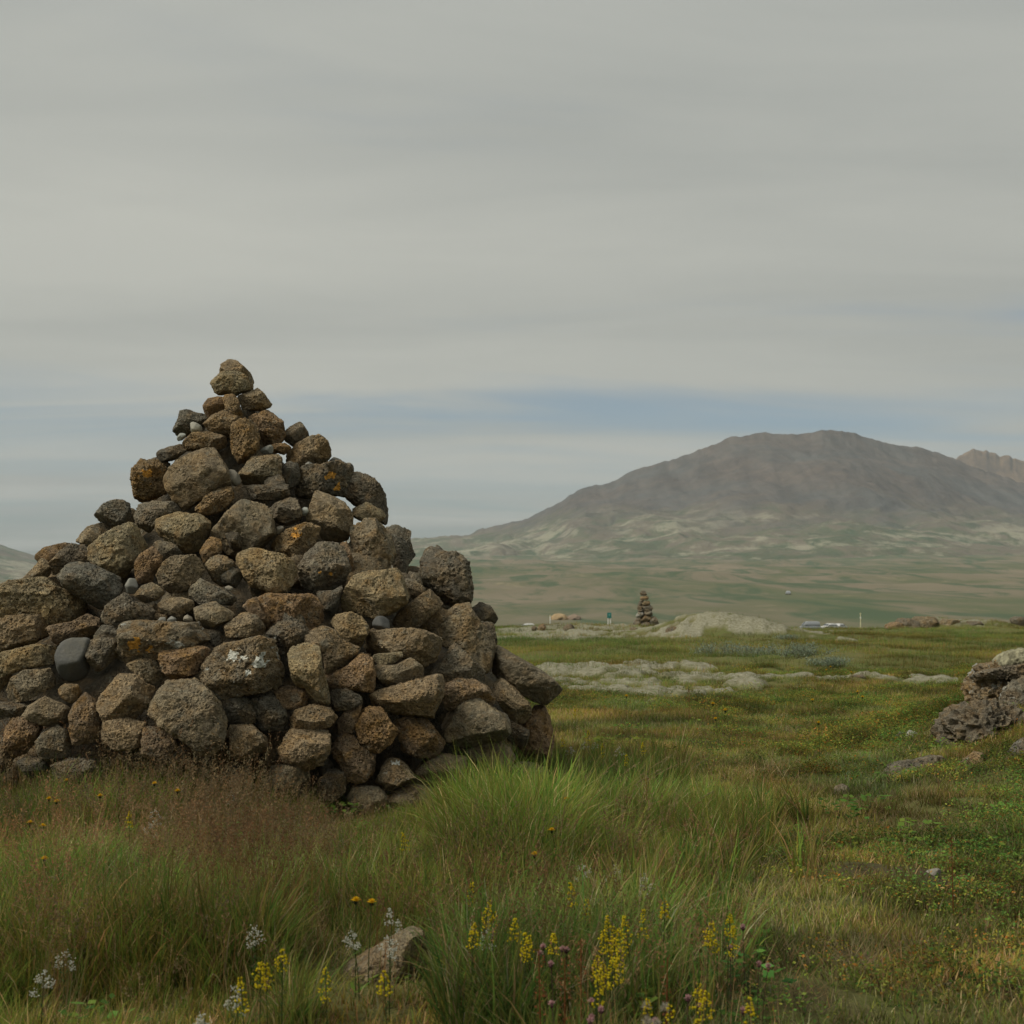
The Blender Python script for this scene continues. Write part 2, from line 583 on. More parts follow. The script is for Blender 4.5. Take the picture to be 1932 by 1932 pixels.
mt_mat = rock_mountain_mat('mountain_scree', False)
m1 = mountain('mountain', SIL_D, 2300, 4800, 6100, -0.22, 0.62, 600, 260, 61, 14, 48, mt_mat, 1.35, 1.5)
tag(m1, 'broad grey brown mountain with mossy lower slopes behind the plain', 'mountain', kind='structure')
m2 = mountain('rocky_peak', SIL2_D, 5200, 6000, 6700, 0.24, 0.66, 420, 60, 81, 60, 40, rock_mountain_mat('peak_rock', True), 1.2, 3.0)
tag(m2, 'craggy ochre peak showing past the right shoulder of the mountain', 'mountain', kind='structure')
SIL3 = [(-3600, 470), (-2200, 455), (-1700, 448), (-1647, 470), (-1600, 490), (-1540, 508), (-1400, 540), (-1200, 560)]
m3 = mountain('distant_hill', SIL3, 3200, 4600, 6000, -0.75, -0.14, 200, 60, 95, -4, 14, mt_mat, 0.9)
tag(m3, 'low dark hill at the left edge beyond the cairn', 'hill', kind='structure')

# ------------------------------------------------------------------ stones


def ico_dirs(sub):
    bm = bmesh.new()
    bmesh.ops.create_icosphere(bm, subdivisions=sub, radius=1.0)
    bm.verts.ensure_lookup_table()
    v = np.array([p.co[:] for p in bm.verts])
    f = np.array([[q.index for q in p.verts] for p in bm.faces])
    bm.free()
    return v, f


ICO = {k: ico_dirs(k) for k in (2, 3, 4, 5, 6)}


def radial(poly, nth=360):
    th = np.linspace(-np.pi, np.pi, nth, endpoint=False)
    d = np.stack([np.cos(th), np.sin(th)], 1)
    out = np.zeros(nth)
    n = len(poly)
    for i in range(n):
        a, c = poly[i], poly[(i + 1) % n]
        e = c - a
        den = d[:, 0] * e[1] - d[:, 1] * e[0]
        den = np.where(np.abs(den) < 1e-9, 1e-9, den)
        tt = (a[0] * e[1] - a[1] * e[0]) / den
        s = (a[0] * d[:, 1] - a[1] * d[:, 0]) / den
        ok = (tt > 0) & (s >= -1e-6) & (s <= 1 + 1e-6)
        out = np.where(ok, np.maximum(out, tt), out)
    return th, np.where(out <= 0, np.median(out), out)


def smooth_per(a, w):
    k = np.exp(-0.5 * (np.arange(-3 * w, 3 * w + 1) / w) ** 2)
    k /= k.sum()
    e = np.concatenate([a[-3 * w:], a, a[:3 * w]])
    return np.convolve(e, k, 'valid')


def poly_centroid(p):
    x, y = p[:, 0], p[:, 1]
    x1, y1 = np.roll(x, -1), np.roll(y, -1)
    c = x * y1 - x1 * y
    A = c.sum() / 2
    return np.array([((x + x1) * c).sum() / (6 * A), ((y + y1) * c).sum() / (6 * A)]), abs(A)


def stone_verts(poly_m, sub, seed, depth=0.9, angular=0.7, rough=1.0, flatback=False):
    """poly_m: outline (right, up) in metres round (0,0). Returns verts (right, away, up)."""
    rg = np.random.default_rng(seed)
    V, F = ICO[sub]
    _, area = poly_centroid(poly_m)
    s = math.sqrt(area / math.pi)
    th, r = radial(poly_m)
    r = smooth_per(r, int(1 + 9 * (1 - angular)))
    jr = np.random.default_rng(seed + 77)
    for fq, am in ((5, .022), (9, .020), (17, .014)):
        r = r * (1 + rough * am * np.interp(th, np.linspace(-np.pi, np.pi, fq * 2 + 1), np.append(*(lambda q: (q, q[0]))(jr.uniform(-1, 1, fq * 2)))))
    r = r * 1.02
    a, c, bb = V[:, 0], V[:, 1], V[:, 2]      # right, away, up
    ang_ = np.arctan2(bb, a)
    rt = np.interp(ang_, np.append(th, np.pi), np.append(r, r[0]))
    lat = np.sqrt(a * a + bb * bb)
    D = s * depth
    n = 2.4 + 5.0 * angular ** 2
    R = ((lat / rt) ** n + (np.abs(c) / D) ** n) ** (-1 / n)
    pts = V * R[:, None]
    p = 14 + 110 * angular ** 2
    nf = int(rg.integers(4, 7))
    nsmall = int(3 + 6 * angular)
    for k in range(nf + nsmall + 3):
        if k < nf:
            phi = rg.uniform(-np.pi, np.pi) if k else math.pi / 2 + rg.uniform(-.6, .6)
            cc = rg.uniform(0.40, 0.92)
            m = np.array([math.cos(phi) * math.sqrt(1 - cc * cc), -cc, math.sin(phi) * math.sqrt(1 - cc * cc)])
            off = rg.uniform(0.56, 0.80)
        elif k < nf + nsmall:
            m = rg.normal(size=3)
            m[1] = -abs(m[1])
            m /= np.linalg.norm(m)
            off = rg.uniform(0.74, 0.95)
        else:
            m = rg.normal(size=3)
            m[1] = abs(m[1]) + 0.4
            m /= np.linalg.norm(m)
            off = rg.uniform(0.75, 0.9)
        sup = (pts @ m).max()
        dm = V @ m
        R2 = np.where(dm > 0.05, off * sup / np.maximum(dm, 0.05), 50 * s)
        R = (R ** -p + R2 ** -p) ** (-1 / p)
    # keep the outline that the facets would have eaten into
    nb = 48
    bi = ((ang_ + np.pi) / (2 * np.pi) * nb).astype(int) % nb
    got = np.zeros(nb)
    np.maximum.at(got, bi, R * lat)
    want = np.zeros(nb)
    np.maximum.at(want, bi, rt)
    ratio = smooth_per(np.clip(want / np.maximum(got, 1e-6), 1, 1.45), 2)
    bc = (np.arange(nb) + .5) / nb * 2 * np.pi - np.pi
    sc_lat = np.interp(ang_, np.concatenate([[bc[-1] - 2 * np.pi], bc, [bc[0] + 2 * np.pi]]), np.concatenate([[ratio[-1]], ratio, [ratio[0]]]))
    q = V * 1.0
    o = rg.uniform(0, 100, 3)
    R = R * (1 + rough * (0.04 * fbm(q * 2.1 + o, 3, seed) + 0.05 * fbm(q * 6.5 + o, 3, seed + 3) - 0.05 * (1 - np.minimum(1, np.abs(fbm(q * 3.4 + o, 3, seed + 5)) * 5))))
    if sub >= 5:
        pit = fbm(q * 13 + o, 3, seed + 9)
        R = R - s * 0.055 * rough * sstep(0.18, 0.5, pit) - s * 0.03 * rough * fbm(q * 26 + o, 2, seed + 11)
    out = V * R[:, None]
    out[:, 0] *= sc_lat
    out[:, 2] *= sc_lat
    return out, F, s, D


def stone_material(name, pits=1.0, lichen=0.0, scale=1.0, smooth_=False):
    m, t, b = new_mat(name)
    tcn = N(t, 'ShaderNodeTexCoord')
    oi = N(t, 'ShaderNodeObjectInfo')
    add = N(t, 'ShaderNodeVectorMath', operation='ADD')
    L(t, tcn.outputs['Object'], add.inputs[0])
    rv = N(t, 'ShaderNodeCombineXYZ')
    for i in range(3):
        L(t, math_node(t, 'MULTIPLY', oi.outputs['Random'], 37.0 + 11 * i), rv.inputs[i])
    L(t, rv.outputs[0], add.inputs[1])
    v = add.outputs[0]
    n1 = noise(t, v, 7 * scale, 5, 0.6, 0.3)
    n2 = noise(t, v, 34 * scale, 6, 0.68)
    n3 = noise(t, v, 150 * scale, 3, 0.6)
    base = mixc(t, 1.0, oi.outputs['Color'], ramp(t, n1, [(0.28, (0.70, 0.72, 0.76)), (0.5, (1, 1, 1)), (0.72, (1.30, 1.2, 1.02))]), 'MULTIPLY')
    if not smooth_:
        base = mixc(t, 1.0, base, ramp(t, n2, [(0.30, 0.45), (0.5, 1.0), (0.70, 1.5)]), 'MULTIPLY')
        # ochre and rust staining, amount kept in the object's alpha
        n4 = noise(t, v, 10.5 * scale, 5, 0.62, 0.6)
        och = math_node(t, 'MULTIPLY', ramp(t, n4, [(0.47, 0.0), (0.64, 0.9)]), oi.outputs['Alpha'])
        base = mixc(t, och, base, ramp(t, n2, [(0.3, (0.16, 0.088, 0.028)), (0.7, (0.35, 0.205, 0.062))]))
        fl1 = noise(t, v, 24 * scale, 4, 0.7, 0.4)
        base = mixc(t, math_node(t, 'MULTIPLY', ramp(t, fl1, [(0.66, 0.0), (0.72, 0.8)]), oi.outputs['Alpha']), base, (0.36, 0.18, 0.045))
        fl2 = noise(t, v, 31 * scale, 4, 0.7, 0.2)
        base = mixc(t, ramp(t, fl2, [(0.67, 0.0), (0.72, 0.7)]), base, (0.36, 0.36, 0.31))
        n5 = noise(t, v, 16 * scale, 4, 0.6)
        gr = ramp(t, n5, [(0.60, 0.0), (0.68, 0.55)])
        base = mixc(t, gr, base, (0.20, 0.19, 0.145))
        vo = N(t, 'ShaderNodeTexVoronoi')
        vo.inputs['Scale'].default_value = 75 * scale
        L(t, v, vo.inputs['Vector'])
        vo2 = N(t, 'ShaderNodeTexVoronoi')
        vo2.inputs['Scale'].default_value = 150 * scale
        L(t, v, vo2.inputs['Vector'])
        pm = math_node(t, 'MULTIPLY', ramp(t, vo.outputs['Distance'], [(0.14, 1.0), (0.34, 0.0)]), ramp(t, n2, [(0.42, 0.0), (0.58, 1.0)]))
        pm2 = math_node(t, 'MULTIPLY', ramp(t, vo2.outputs['Distance'], [(0.12, 1.0), (0.34, 0.0)]), ramp(t, n1, [(0.36, 0.1), (0.55, 1.0)]))
        pm = math_node(t, 'MAXIMUM', pm, math_node(t, 'MULTIPLY', pm2, 0.8))
        base = mixc(t, math_node(t, 'MULTIPLY', pm, 0.72 * pits), base, (0.022, 0.018, 0.013))
        if lichen > 0:
            nl = noise(t, v, 9 * scale, 5, 0.7, 0.5)
            base = mixc(t, ramp(t, nl, [(0.60 - 0.12 * lichen, 0.0), (0.64 - 0.12 * lichen, 0.95)]), base, ramp(t, n3, [(0.3, (0.26, 0.26, 0.22)), (0.7, (0.46, 0.46, 0.41))]))
        hgt = math_node(t, 'SUBTRACT', math_node(t, 'ADD', math_node(t, 'MULTIPLY', n2, 1.1), math_node(t, 'MULTIPLY', n3, 0.35)), math_node(t, 'MULTIPLY', pm, 0.8 * pits))
        bump(t, b, hgt, 1.0, 0.03 / scale)
    else:
        base = mixc(t, 1.0, base, ramp(t, n3, [(0.3, 0.85), (0.7, 1.12)]), 'MULTIPLY')
        bump(t, b, n3, 0.25, 0.003)
    L(t, base, b.inputs['Base Color'])
    b.inputs['Roughness'].default_value = 0.92 if not smooth_ else 0.7
    b.inputs['Specular IOR Level'].default_value = 0.2
    return m


M_ST = stone_material('vesicular_basalt')
M_ST2 = stone_material('fine_basalt', pits=0.55)
M_LI = stone_material('lichened_basalt', pits=0.9, lichen=0.1)
M_LIW = stone_material('white_lichen_rock', pits=0.6, lichen=1.6)
M_SM = stone_material('water_worn_stone', smooth_=True)
M_FAR = stone_material('far_basalt', scale=0.6)
M_FARW = stone_material('far_lichen_basalt', scale=0.4, lichen=1.3)

TONES = {  # base colour, ochre amount, material, roundness (angular), roughness
    'b': ((0.258, 0.202, 0.126), 0.55, M_ST, 0.92, 1.0),
    'y': ((0.295, 0.232, 0.134), 0.60, M_ST, 0.86, 1.0),
    'g': ((0.198, 0.174, 0.128), 0.35, M_ST, 0.94, 1.0),
    'd': ((0.165, 0.142, 0.103), 0.40, M_ST, 0.92, 1.2),
    'o': ((0.258, 0.178, 0.094), 1.00, M_ST, 0.82, 1.6),
    'f': ((0.235, 0.194, 0.128), 0.35, M_ST2, 0.98, 0.75),
    'l': ((0.228, 0.188, 0.126), 0.60, M_LI, 0.92, 1.0),
    'p': ((0.185, 0.176, 0.148), 0.0, M_SM, 0.30, 0.4),
    'w': ((0.265, 0.258, 0.215), 0.0, M_SM, 0.55, 0.5),
    'e': ((0.098, 0.096, 0.086), 0.0, M_SM, 0.10, 0.25),
    'R': ((0.252, 0.180, 0.110), 0.80, M_ST, 0.92, 1.2),
}


def jitter_col(c, rg, amt=0.12):
    k = 1 + rg.uniform(-amt, amt)
    w = rg.uniform(-0.06, 0.06)
    return (c[0] * k * (1 + w), c[1] * k, c[2] * k * (1 - w))


def place_stone(name, poly_px, surf_depth, tone, seed, parent=None, origin=(0, 0, 0), sub=5, depth=0.9, inset=0.6, rough=None, angular=None, mat=None, label=None, snap=None):
    poly = np.array(poly_px, float)
    c0, area_px = poly_centroid(poly)
    if tone in 'pw' and parent is not None:
        poly = c0 + (poly - c0) * .85
    s_px = math.sqrt(area_px / math.pi)
    Y = surf_depth + inset * depth * s_px * surf_depth / FPX
    k = Y / FPX
    rel = np.stack([(poly[:, 0] - c0[0]) * k, -(poly[:, 1] - c0[1]) * k], 1)
    col, och, mt, an, ro = TONES[tone]
    V, F, s, D = stone_verts(rel, sub, seed, depth, an if angular is None else angular, ro if rough is None else rough)
    pos = px2w(c0[0], c0[1], Y)
    phi = math.atan2(pos[0], pos[1])
    ca, sa = math.cos(phi), math.sin(phi)
    vv = np.stack([V[:, 0] * ca + V[:, 1] * sa, -V[:, 0] * sa + V[:, 1] * ca, V[:, 2]], 1)
    me = mesh_np(name, vv, F)
    if tone not in 'pwe':
        me.set_sharp_from_angle(angle=math.radians(24))
    o = obj(name, me, mat or mt, parent, tuple(pos - np.array(origin)))
    rg = np.random.default_rng(seed + 999)
    o.color = (*jitter_col(col, rg), och)
    if label:
        o['label'] = label
    return o


def A_(z):
    return [((300 + p[0] * .3623) / 1.294, (850 + p[1] * .3623) / 1.294) for p in z]


def B_(z):
    return [((p[0] * .3623) / 1.294, (1250 + p[1] * .3623) / 1.294) for p in z]


def C_(z):
    return [((700 + p[0] * .3623) / 1.294, (1250 + p[1] * .3623) / 1.294) for p in z]


# outline, tone, how far it stands out of the pile (m)
ST = []


def s_(fn, z, tone, out=0.0, label=None):
    ST.append((fn(z), tone, out, label))


s_(A_, [(655, 165), (660, 110), (690, 75), (740, 70), (775, 95), (850, 150), (880, 215), (875, 265), (800, 300), (700, 230)], 'b', -.10, 'brown capstone at the very top')
s_(A_, [(588, 240), (620, 205), (665, 165), (760, 150), (820, 170), (850, 210), (865, 270), (800, 300), (750, 325), (690, 305), (640, 325), (610, 280)], 'y', .0, 'rounded yellowish stone just under the capstone')
s_(A_, [(770, 330), (880, 280), (905, 262), (950, 300), (998, 370), (990, 395), (930, 420), (810, 415), (790, 370)], 'b')
s_(A_, [(540, 385), (570, 345), (640, 325), (690, 330), (700, 400), (650, 430), (575, 468), (550, 430)], 'R')
s_(A_, [(670, 310), (740, 305), (775, 345), (800, 420), (812, 468), (740, 465), (695, 420)], 'o', .03)
s_(A_, [(540, 515), (600, 455), (690, 408), (740, 450), (800, 460), (760, 530), (710, 600), (600, 580)], 'b')
s_(A_, [(850, 470), (940, 430), (985, 418), (1035, 460), (1080, 500), (1095, 570), (1090, 645), (930, 655), (900, 560)], 'R', -.05)
s_(A_, [(342, 550), (370, 490), (385, 425), (430, 410), (480, 430), (545, 440), (570, 470), (540, 510), (500, 560), (420, 600), (350, 585)], 'g', -.06)
s_(A_, [(448, 500), (480, 488), (530, 515), (550, 555), (500, 575), (455, 575)], 'w', .07, 'small white pebble near the top')
s_(A_, [(360, 600), (385, 565), (425, 570), (430, 600), (400, 625), (365, 632)], 'w', .06)
s_(A_, [(735, 510), (800, 480), (860, 465), (905, 510), (922, 600), (915, 680), (860, 770), (790, 775), (740, 720), (728, 600)], 'o', .08, 'ribbed bright orange stone below the top')
s_(A_, [(405, 640), (470, 575), (600, 560), (690, 590), (700, 650), (630, 690), (560, 680), (450, 700)], 'b')
s_(A_, [(238, 700), (260, 680), (400, 640), (430, 690), (350, 750), (260, 770), (240, 740)], 'd')
s_(A_, [(918, 700), (940, 665), (1000, 642), (1022, 665), (1015, 715), (950, 722)], 'p', .07)
s_(A_, [(1000, 650), (1090, 638), (1140, 665), (1090, 720), (1020, 700)], 'o', -.02)
s_(A_, [(1080, 570), (1120, 530), (1200, 493), (1245, 560), (1260, 590), (1200, 640), (1150, 665), (1090, 620)], 'g')
s_(A_, [(1110, 700), (1150, 665), (1250, 600), (1325, 580), (1380, 620), (1412, 720), (1370, 775), (1230, 810), (1150, 840), (1110, 800), (1100, 750)], 'b')
s_(A_, [(780, 850), (870, 730), (1060, 715), (1070, 790), (1055, 890), (960, 915), (810, 920)], 'b')
s_(A_, [(835, 930), (1110, 915), (1120, 990), (1075, 1028), (880, 1025), (845, 980)], 'd')
s_(A_, [(282, 880), (310, 810), (390, 740), (490, 690), (610, 660), (660, 720), (700, 830), (725, 920), (620, 970), (500, 1040), (430, 1095), (340, 1030), (295, 950)], 'f', .06, 'large flat faced stone on the upper left')
s_(A_, [(60, 860), (75, 800), (130, 745), (220, 745), (285, 790), (290, 880), (300, 960), (220, 1010), (170, 1030), (100, 1030), (60, 940)], 'o')
s_(A_, [(695, 805), (740, 805), (790, 850), (805, 910), (760, 945), (720, 920)], 'p', .02)
s_(A_, [(1145, 910), (1170, 830), (1230, 790), (1330, 790), (1450, 755), (1540, 775), (1555, 810), (1525, 900), (1500, 1000), (1400, 990), (1300, 980), (1230, 1040), (1170, 990)], 'd', 0, 'dark knobbly stone with orange lichen flecks')
s_(A_, [(1222, 780), (1250, 760), (1285, 775), (1280, 800), (1235, 805)], 'p', .02)
s_(A_, [(1370, 775), (1420, 725), (1480, 750), (1485, 775), (1420, 790)], 'p', .02)
s_(A_, [(1480, 790), (1520, 760), (1558, 785), (1550, 820), (1500, 825)], 'p', .02)
s_(A_, [(1540, 820), (1620, 830), (1730, 910), (1765, 980), (1785, 1080), (1780, 1200), (1700, 1150), (1560, 1060), (1500, 1010), (1525, 920)], 'd')
s_(A_, [(1550, 1080), (1650, 1035), (1740, 1090), (1775, 1130), (1740, 1170), (1600, 1165), (1555, 1140)], 'y', .04)
s_(A_, [(490, 1080), (560, 1000), (640, 950), (735, 925), (745, 1010), (690, 1090), (580, 1125), (520, 1110)], 'o')
s_(A_, [(75, 1130), (110, 1050), (200, 1030), (330, 1030), (400, 1080), (380, 1115), (240, 1140), (220, 1200), (180, 1250), (110, 1210)], 'g')
s_(A_, [(222, 1165), (240, 1130), (380, 1105), (510, 1110), (590, 1170), (595, 1220), (560, 1290), (500, 1370), (400, 1380), (290, 1300), (235, 1240)], 'y')
s_(A_, [(600, 1240), (700, 1110), (800, 1015), (900, 1040), (960, 1060), (1005, 1130), (1035, 1200), (1020, 1270), (950, 1340), (840, 1410), (720, 1410), (650, 1330)], 'f', .02, 'big dull triangular stone in the middle')
s_(A_, [(980, 1090), (1040, 1040), (1120, 1003), (1165, 1010), (1205, 1100), (1200, 1160), (1130, 1190), (1060, 1190), (1000, 1140)], 'g')
s_(A_, [(1197, 1090), (1215, 1065), (1245, 1068), (1258, 1100), (1235, 1135), (1205, 1130)], 'w', .05)
s_(A_, [(1240, 1160), (1290, 1000), (1315, 943), (1400, 980), (1490, 1030), (1540, 1100), (1555, 1170), (1520, 1290), (1430, 1310), (1340, 1290), (1300, 1200)], 'f', .04)
s_(A_, [(1035, 1200), (1080, 1190), (1090, 1215), (1060, 1255), (1030, 1260)], 'p', .03)
s_(A_, [(995, 1350), (1040, 1270), (1110, 1215), (1260, 1165), (1325, 1210), (1290, 1320), (1220, 1400), (1170, 1440), (1090, 1390)], 'o')
s_(A_, [(1530, 1210), (1600, 1160), (1700, 1140), (1765, 1200), (1830, 1300), (1840, 1400), (1780, 1490), (1650, 1495), (1590, 1510), (1550, 1400)], 'b', .03)
s_(C_, [(670, 95), (760, 95), (840, 130), (830, 190), (865, 290), (820, 350), (815, 430), (750, 430), (700, 350), (690, 250)], 'g', -.05)
s_(A_, [(1185, 1470), (1230, 1390), (1310, 1310), (1440, 1310), (1500, 1350), (1530, 1500), (1500, 1580), (1420, 1630), (1300, 1640), (1200, 1600)], 'g', .02)
s_(A_, [(1450, 1310), (1510, 1305), (1545, 1400), (1560, 1500), (1530, 1540), (1490, 1400)], 'R', -.05)
s_(A_, [(755, 1440), (800, 1370), (900, 1345), (980, 1370), (1080, 1390), (1150, 1450), (1168, 1500), (1145, 1580), (1090, 1645), (990, 1650), (880, 1610), (790, 1540)], 'y', .06, 'smooth rounded boulder in the centre')
s_(A_, [(515, 1380), (560, 1290), (610, 1270), (660, 1295), (665, 1380), (600, 1420), (545, 1450)], 'o')
s_(A_, [(555, 1460), (590, 1410), (640, 1388), (700, 1410), (750, 1440), (760, 1540), (720, 1595), (660, 1605), (600, 1560)], 'b')
s_(A_, [(225, 1540), (280, 1440), (340, 1400), (480, 1390), (530, 1440), (550, 1510), (500, 1560), (430, 1630), (350, 1660), (270, 1620)], 'b', .04)
s_(A_, [(80, 1450), (130, 1370), (200, 1330), (260, 1400), (265, 1470), (210, 1520), (200, 1570), (110, 1590), (85, 1530)], 'R')
s_(A_, [(210, 1320), (240, 1295), (330, 1310), (400, 1380), (340, 1410), (280, 1450), (245, 1400)], 'g', -.02)
s_(A_, [(435, 1660), (480, 1590), (520, 1550), (620, 1600), (710, 1640), (765, 1690), (740, 1735), (600, 1720), (520, 1730)], 'g')
s_(A_, [(680, 1610), (710, 1595), (750, 1612), (735, 1640), (700, 1640)], 'p', .06)
s_(A_, [(75, 1670), (130, 1600), (190, 1575), (250, 1610), (285, 1650), (230, 1700), (150, 1720)], 'b', .03)
s_(A_, [(5, 1600), (40, 1540), (90, 1545), (110, 1610), (80, 1670), (30, 1660)], 'p')
s_(A_, [(230, 1730), (280, 1690), (400, 1678), (470, 1700), (475, 1750), (420, 1790), (330, 1795), (250, 1780)], 'b', .03)
for q in ([(230, 1835), (250, 1810), (290, 1810), (295, 1850), (240, 1855)], [(295, 1830), (325, 1800), (365, 1820), (360, 1850), (300, 1855)], [(400, 1815), (430, 1790), (470, 1810), (480, 1850), (410, 1845)]):
    s_(A_, q, 'p', .02)
s_(A_, [(475, 1755), (540, 1730), (610, 1705), (700, 1760), (760, 1800), (690, 1850), (620, 1880), (555, 1890), (490, 1820)], 'f', .05)
s_(A_, [(905, 1680), (960, 1660), (1290, 1655), (1330, 1720), (1345, 1830), (1300, 1870), (1250, 1932), (1100, 1870), (1000, 1840), (930, 1770)], 'R')
s_(A_, [(810, 1745), (850, 1690), (900, 1680), (940, 1770), (1010, 1850), (960, 1920), (880, 1810)], 'R', -.02)
s_(A_, [(680, 1870), (740, 1830), (820, 1775), (900, 1800), (965, 1890), (930, 1950), (800, 1970), (700, 1950)], 'b', .02)
s_(A_, [(965, 1930), (1050, 1850), (1130, 1835), (1230, 1870), (1270, 1960), (1200, 2060), (1050, 2030)], 'd', .02)
s_(A_, [(1300, 1640), (1420, 1630), (1480, 1590), (1470, 1680), (1440, 1790), (1370, 1800), (1330, 1700)], 'd', -.06)
s_(C_, [(360, 580), (400, 500), (450, 425), (570, 395), (620, 400), (740, 380), (780, 440), (830, 550), (800, 620), (720, 680), (590, 720), (500, 690), (380, 660)], 'y', .06, 'big pitted stone with a yellow left face')
s_(C_, [(578, 740), (600, 705), (650, 700), (690, 730), (695, 790), (650, 805), (590, 790)], 'e', .02)
s_(B_, [(520, 190), (590, 95), (680, 68), (745, 105), (700, 180), (610, 250)], 'b', -.06)
s_(B_, [(590, 240), (700, 150), (870, 62), (925, 95), (945, 160), (985, 230), (930, 330), (880, 385), (850, 440), (740, 400), (610, 320)], 'y', .02)
s_(B_, [(-0 + 640, 20), (700, -60), (790, -95), (870, -60), (885, 30), (830, 80), (740, 95), (680, 65)], 'g')
s_(B_, [(235, 300), (290, 240), (430, 205), (480, 215), (410, 280), (330, 340), (260, 340)], 'R', -.08)
s_(B_, [(330, 350), (400, 270), (480, 210), (560, 220), (600, 290), (590, 350), (450, 360), (380, 430)], 'd', -.03)
s_(B_, [(390, 440), (460, 345), (600, 340), (700, 390), (800, 440), (815, 520), (790, 600), (720, 650), (650, 645), (560, 590), (450, 520)], 'g', .02, 'blocky grey stone on the left flank')
s_(B_, [(160, 450), (230, 370), (290, 300), (330, 340), (340, 420), (300, 470), (220, 470)], 'b', -.05)
s_(B_, [(0, 500), (60, 470), (240, 440), (300, 440), (400, 520), (530, 560), (590, 630), (570, 690), (480, 745), (330, 780), (200, 720), (0, 720), (-160, 720), (-190, 560)], 'y', .05, 'very large flat topped boulder at the left edge')
s_(B_, [(-80, 780), (0, 700), (150, 690), (310, 710), (335, 770), (310, 840), (200, 900), (60, 940), (-60, 950)], 'b', .02)
s_(B_, [(330, 770), (480, 740), (580, 690), (660, 720), (665, 780), (600, 850), (430, 890), (340, 870)], 'R', -.05)
s_(B_, [(-80, 1000), (0, 950), (200, 900), (350, 900), (390, 960), (370, 1020), (200, 1050), (60, 1090), (0, 1120), (-80, 1110)], 'y', .02)
s_(B_, [(55, 1200), (80, 1120), (160, 1070), (330, 1060), (375, 1130), (340, 1180), (230, 1240), (120, 1285), (70, 1260)], 'b')
s_(B_, [(372, 960), (400, 890), (470, 850), (590, 855), (640, 900), (590, 990), (600, 1060), (560, 1130), (460, 1145), (400, 1080)], 'e', .05, 'smooth dark egg shaped stone on the left')
s_(B_, [(565, 920), (640, 850), (760, 850), (800, 920), (790, 970), (740, 1020), (660, 1085), (600, 1010)], 'd', .04)
s_(B_, [(630, 840), (690, 760), (760, 770), (810, 830), (790, 890), (700, 890), (640, 880)], 'd')
s_(B_, [(808, 760), (880, 735), (1100, 740), (1330, 750), (1380, 800), (1420, 870), (1300, 910), (1100, 960), (1060, 1010), (850, 1020), (760, 960), (800, 900)], 'l', .05, 'long block with a bright orange lichen patch')
s_(B_, [(850, 1010), (1060, 970), (1120, 1100), (1060, 1165), (930, 1120)], 'b', -.03)
s_(B_, [(1062, 990), (1080, 930), (1180, 905), (1300, 900), (1410, 920), (1380, 1010), (1330, 1080), (1260, 1130), (1160, 1130), (1100, 1060)], 'R', .03)
s_(B_, [(690, 700), (720, 630), (840, 537), (900, 600), (1000, 640), (1055, 690), (1000, 740), (860, 755), (770, 775), (700, 740)], 'd', .03)
s_(B_, [(1345, 1100), (1370, 1020), (1440, 920), (1600, 880), (1750, 845), (1850, 880), (1900, 980), (1905, 1100), (1860, 1190), (1700, 1220), (1500, 1260), (1400, 1200)], 'l', .05, 'wide stone with white lichen patches')
s_(B_, [(1010, 1350), (1050, 1230), (1110, 1160), (1310, 1130), (1380, 1180), (1480, 1290), (1530, 1400), (1500, 1550), (1420, 1640), (1330, 1620), (1220, 1520), (1090, 1430)], 'f', .05)
s_(B_, [(650, 1310), (690, 1230), (800, 1110), (880, 1080), (960, 1130), (1040, 1190), (1000, 1300), (900, 1400), (720, 1430)], 'b')
s_(B_, [(160, 1370), (200, 1310), (300, 1245), (400, 1290), (480, 1340), (470, 1410), (400, 1450), (280, 1440)], 'f', .03)
s_(B_, [(470, 1370), (490, 1300), (580, 1220), (660, 1290), (690, 1380), (680, 1500), (600, 1560), (500, 1550), (475, 1450)], 'R')
s_(B_, [(40, 1460), (80, 1380), (180, 1385), (280, 1430), (250, 1530), (180, 1620), (90, 1660), (30, 1580)], 'R')
s_(B_, [(245, 1550), (290, 1490), (380, 1440), (460, 1480), (490, 1560), (450, 1660), (330, 1680), (250, 1640)], 'l', .03)
s_(B_, [(-60, 1600), (0, 1500), (60, 1560), (90, 1650), (60, 1750), (-60, 1760)], 'd')
s_(B_, [(390, 1200), (430, 1160), (520, 1160), (550, 1220), (490, 1290), (420, 1270)], 'o')
s_(B_, [(0, 1280), (120, 1290), (240, 1270), (280, 1320), (160, 1380), (60, 1380), (0, 1400), (-60, 1340)], 'd')
s_(B_, [(120, 1690), (180, 1640), (300, 1670), (330, 1760), (200, 1800)], 'd')
s_(B_, [(1700, 1250), (1800, 1200), (1900, 1280), (1940, 1400), (1900, 1480), (1750, 1460), (1690, 1340)], 'd', -.03)
s_(B_, [(1370, 790), (1480, 800), (1500, 880), (1430, 910)], 'd', -.03)
s_(C_, [(880, 460), (910, 340), (955, 235), (990, 215), (1075, 270), (1150, 270), (1230, 340), (1245, 450), (1240, 600), (1150, 650), (1060, 610), (960, 510)], 'd', .05, 'dark upright boulder standing off the right flank')
s_(C_, [(780, 440), (850, 450), (930, 510), (940, 570), (850, 590), (810, 500)], 'd', -.08)
s_(C_, [(700, 740), (780, 650), (960, 520), (1010, 560), (1050, 620), (1010, 670), (900, 760), (850, 785), (760, 800)], 'b', .05)
s_(C_, [(890, 780), (960, 690), (1040, 650), (1110, 670), (1100, 720), (1000, 790), (920, 810)], 'b')
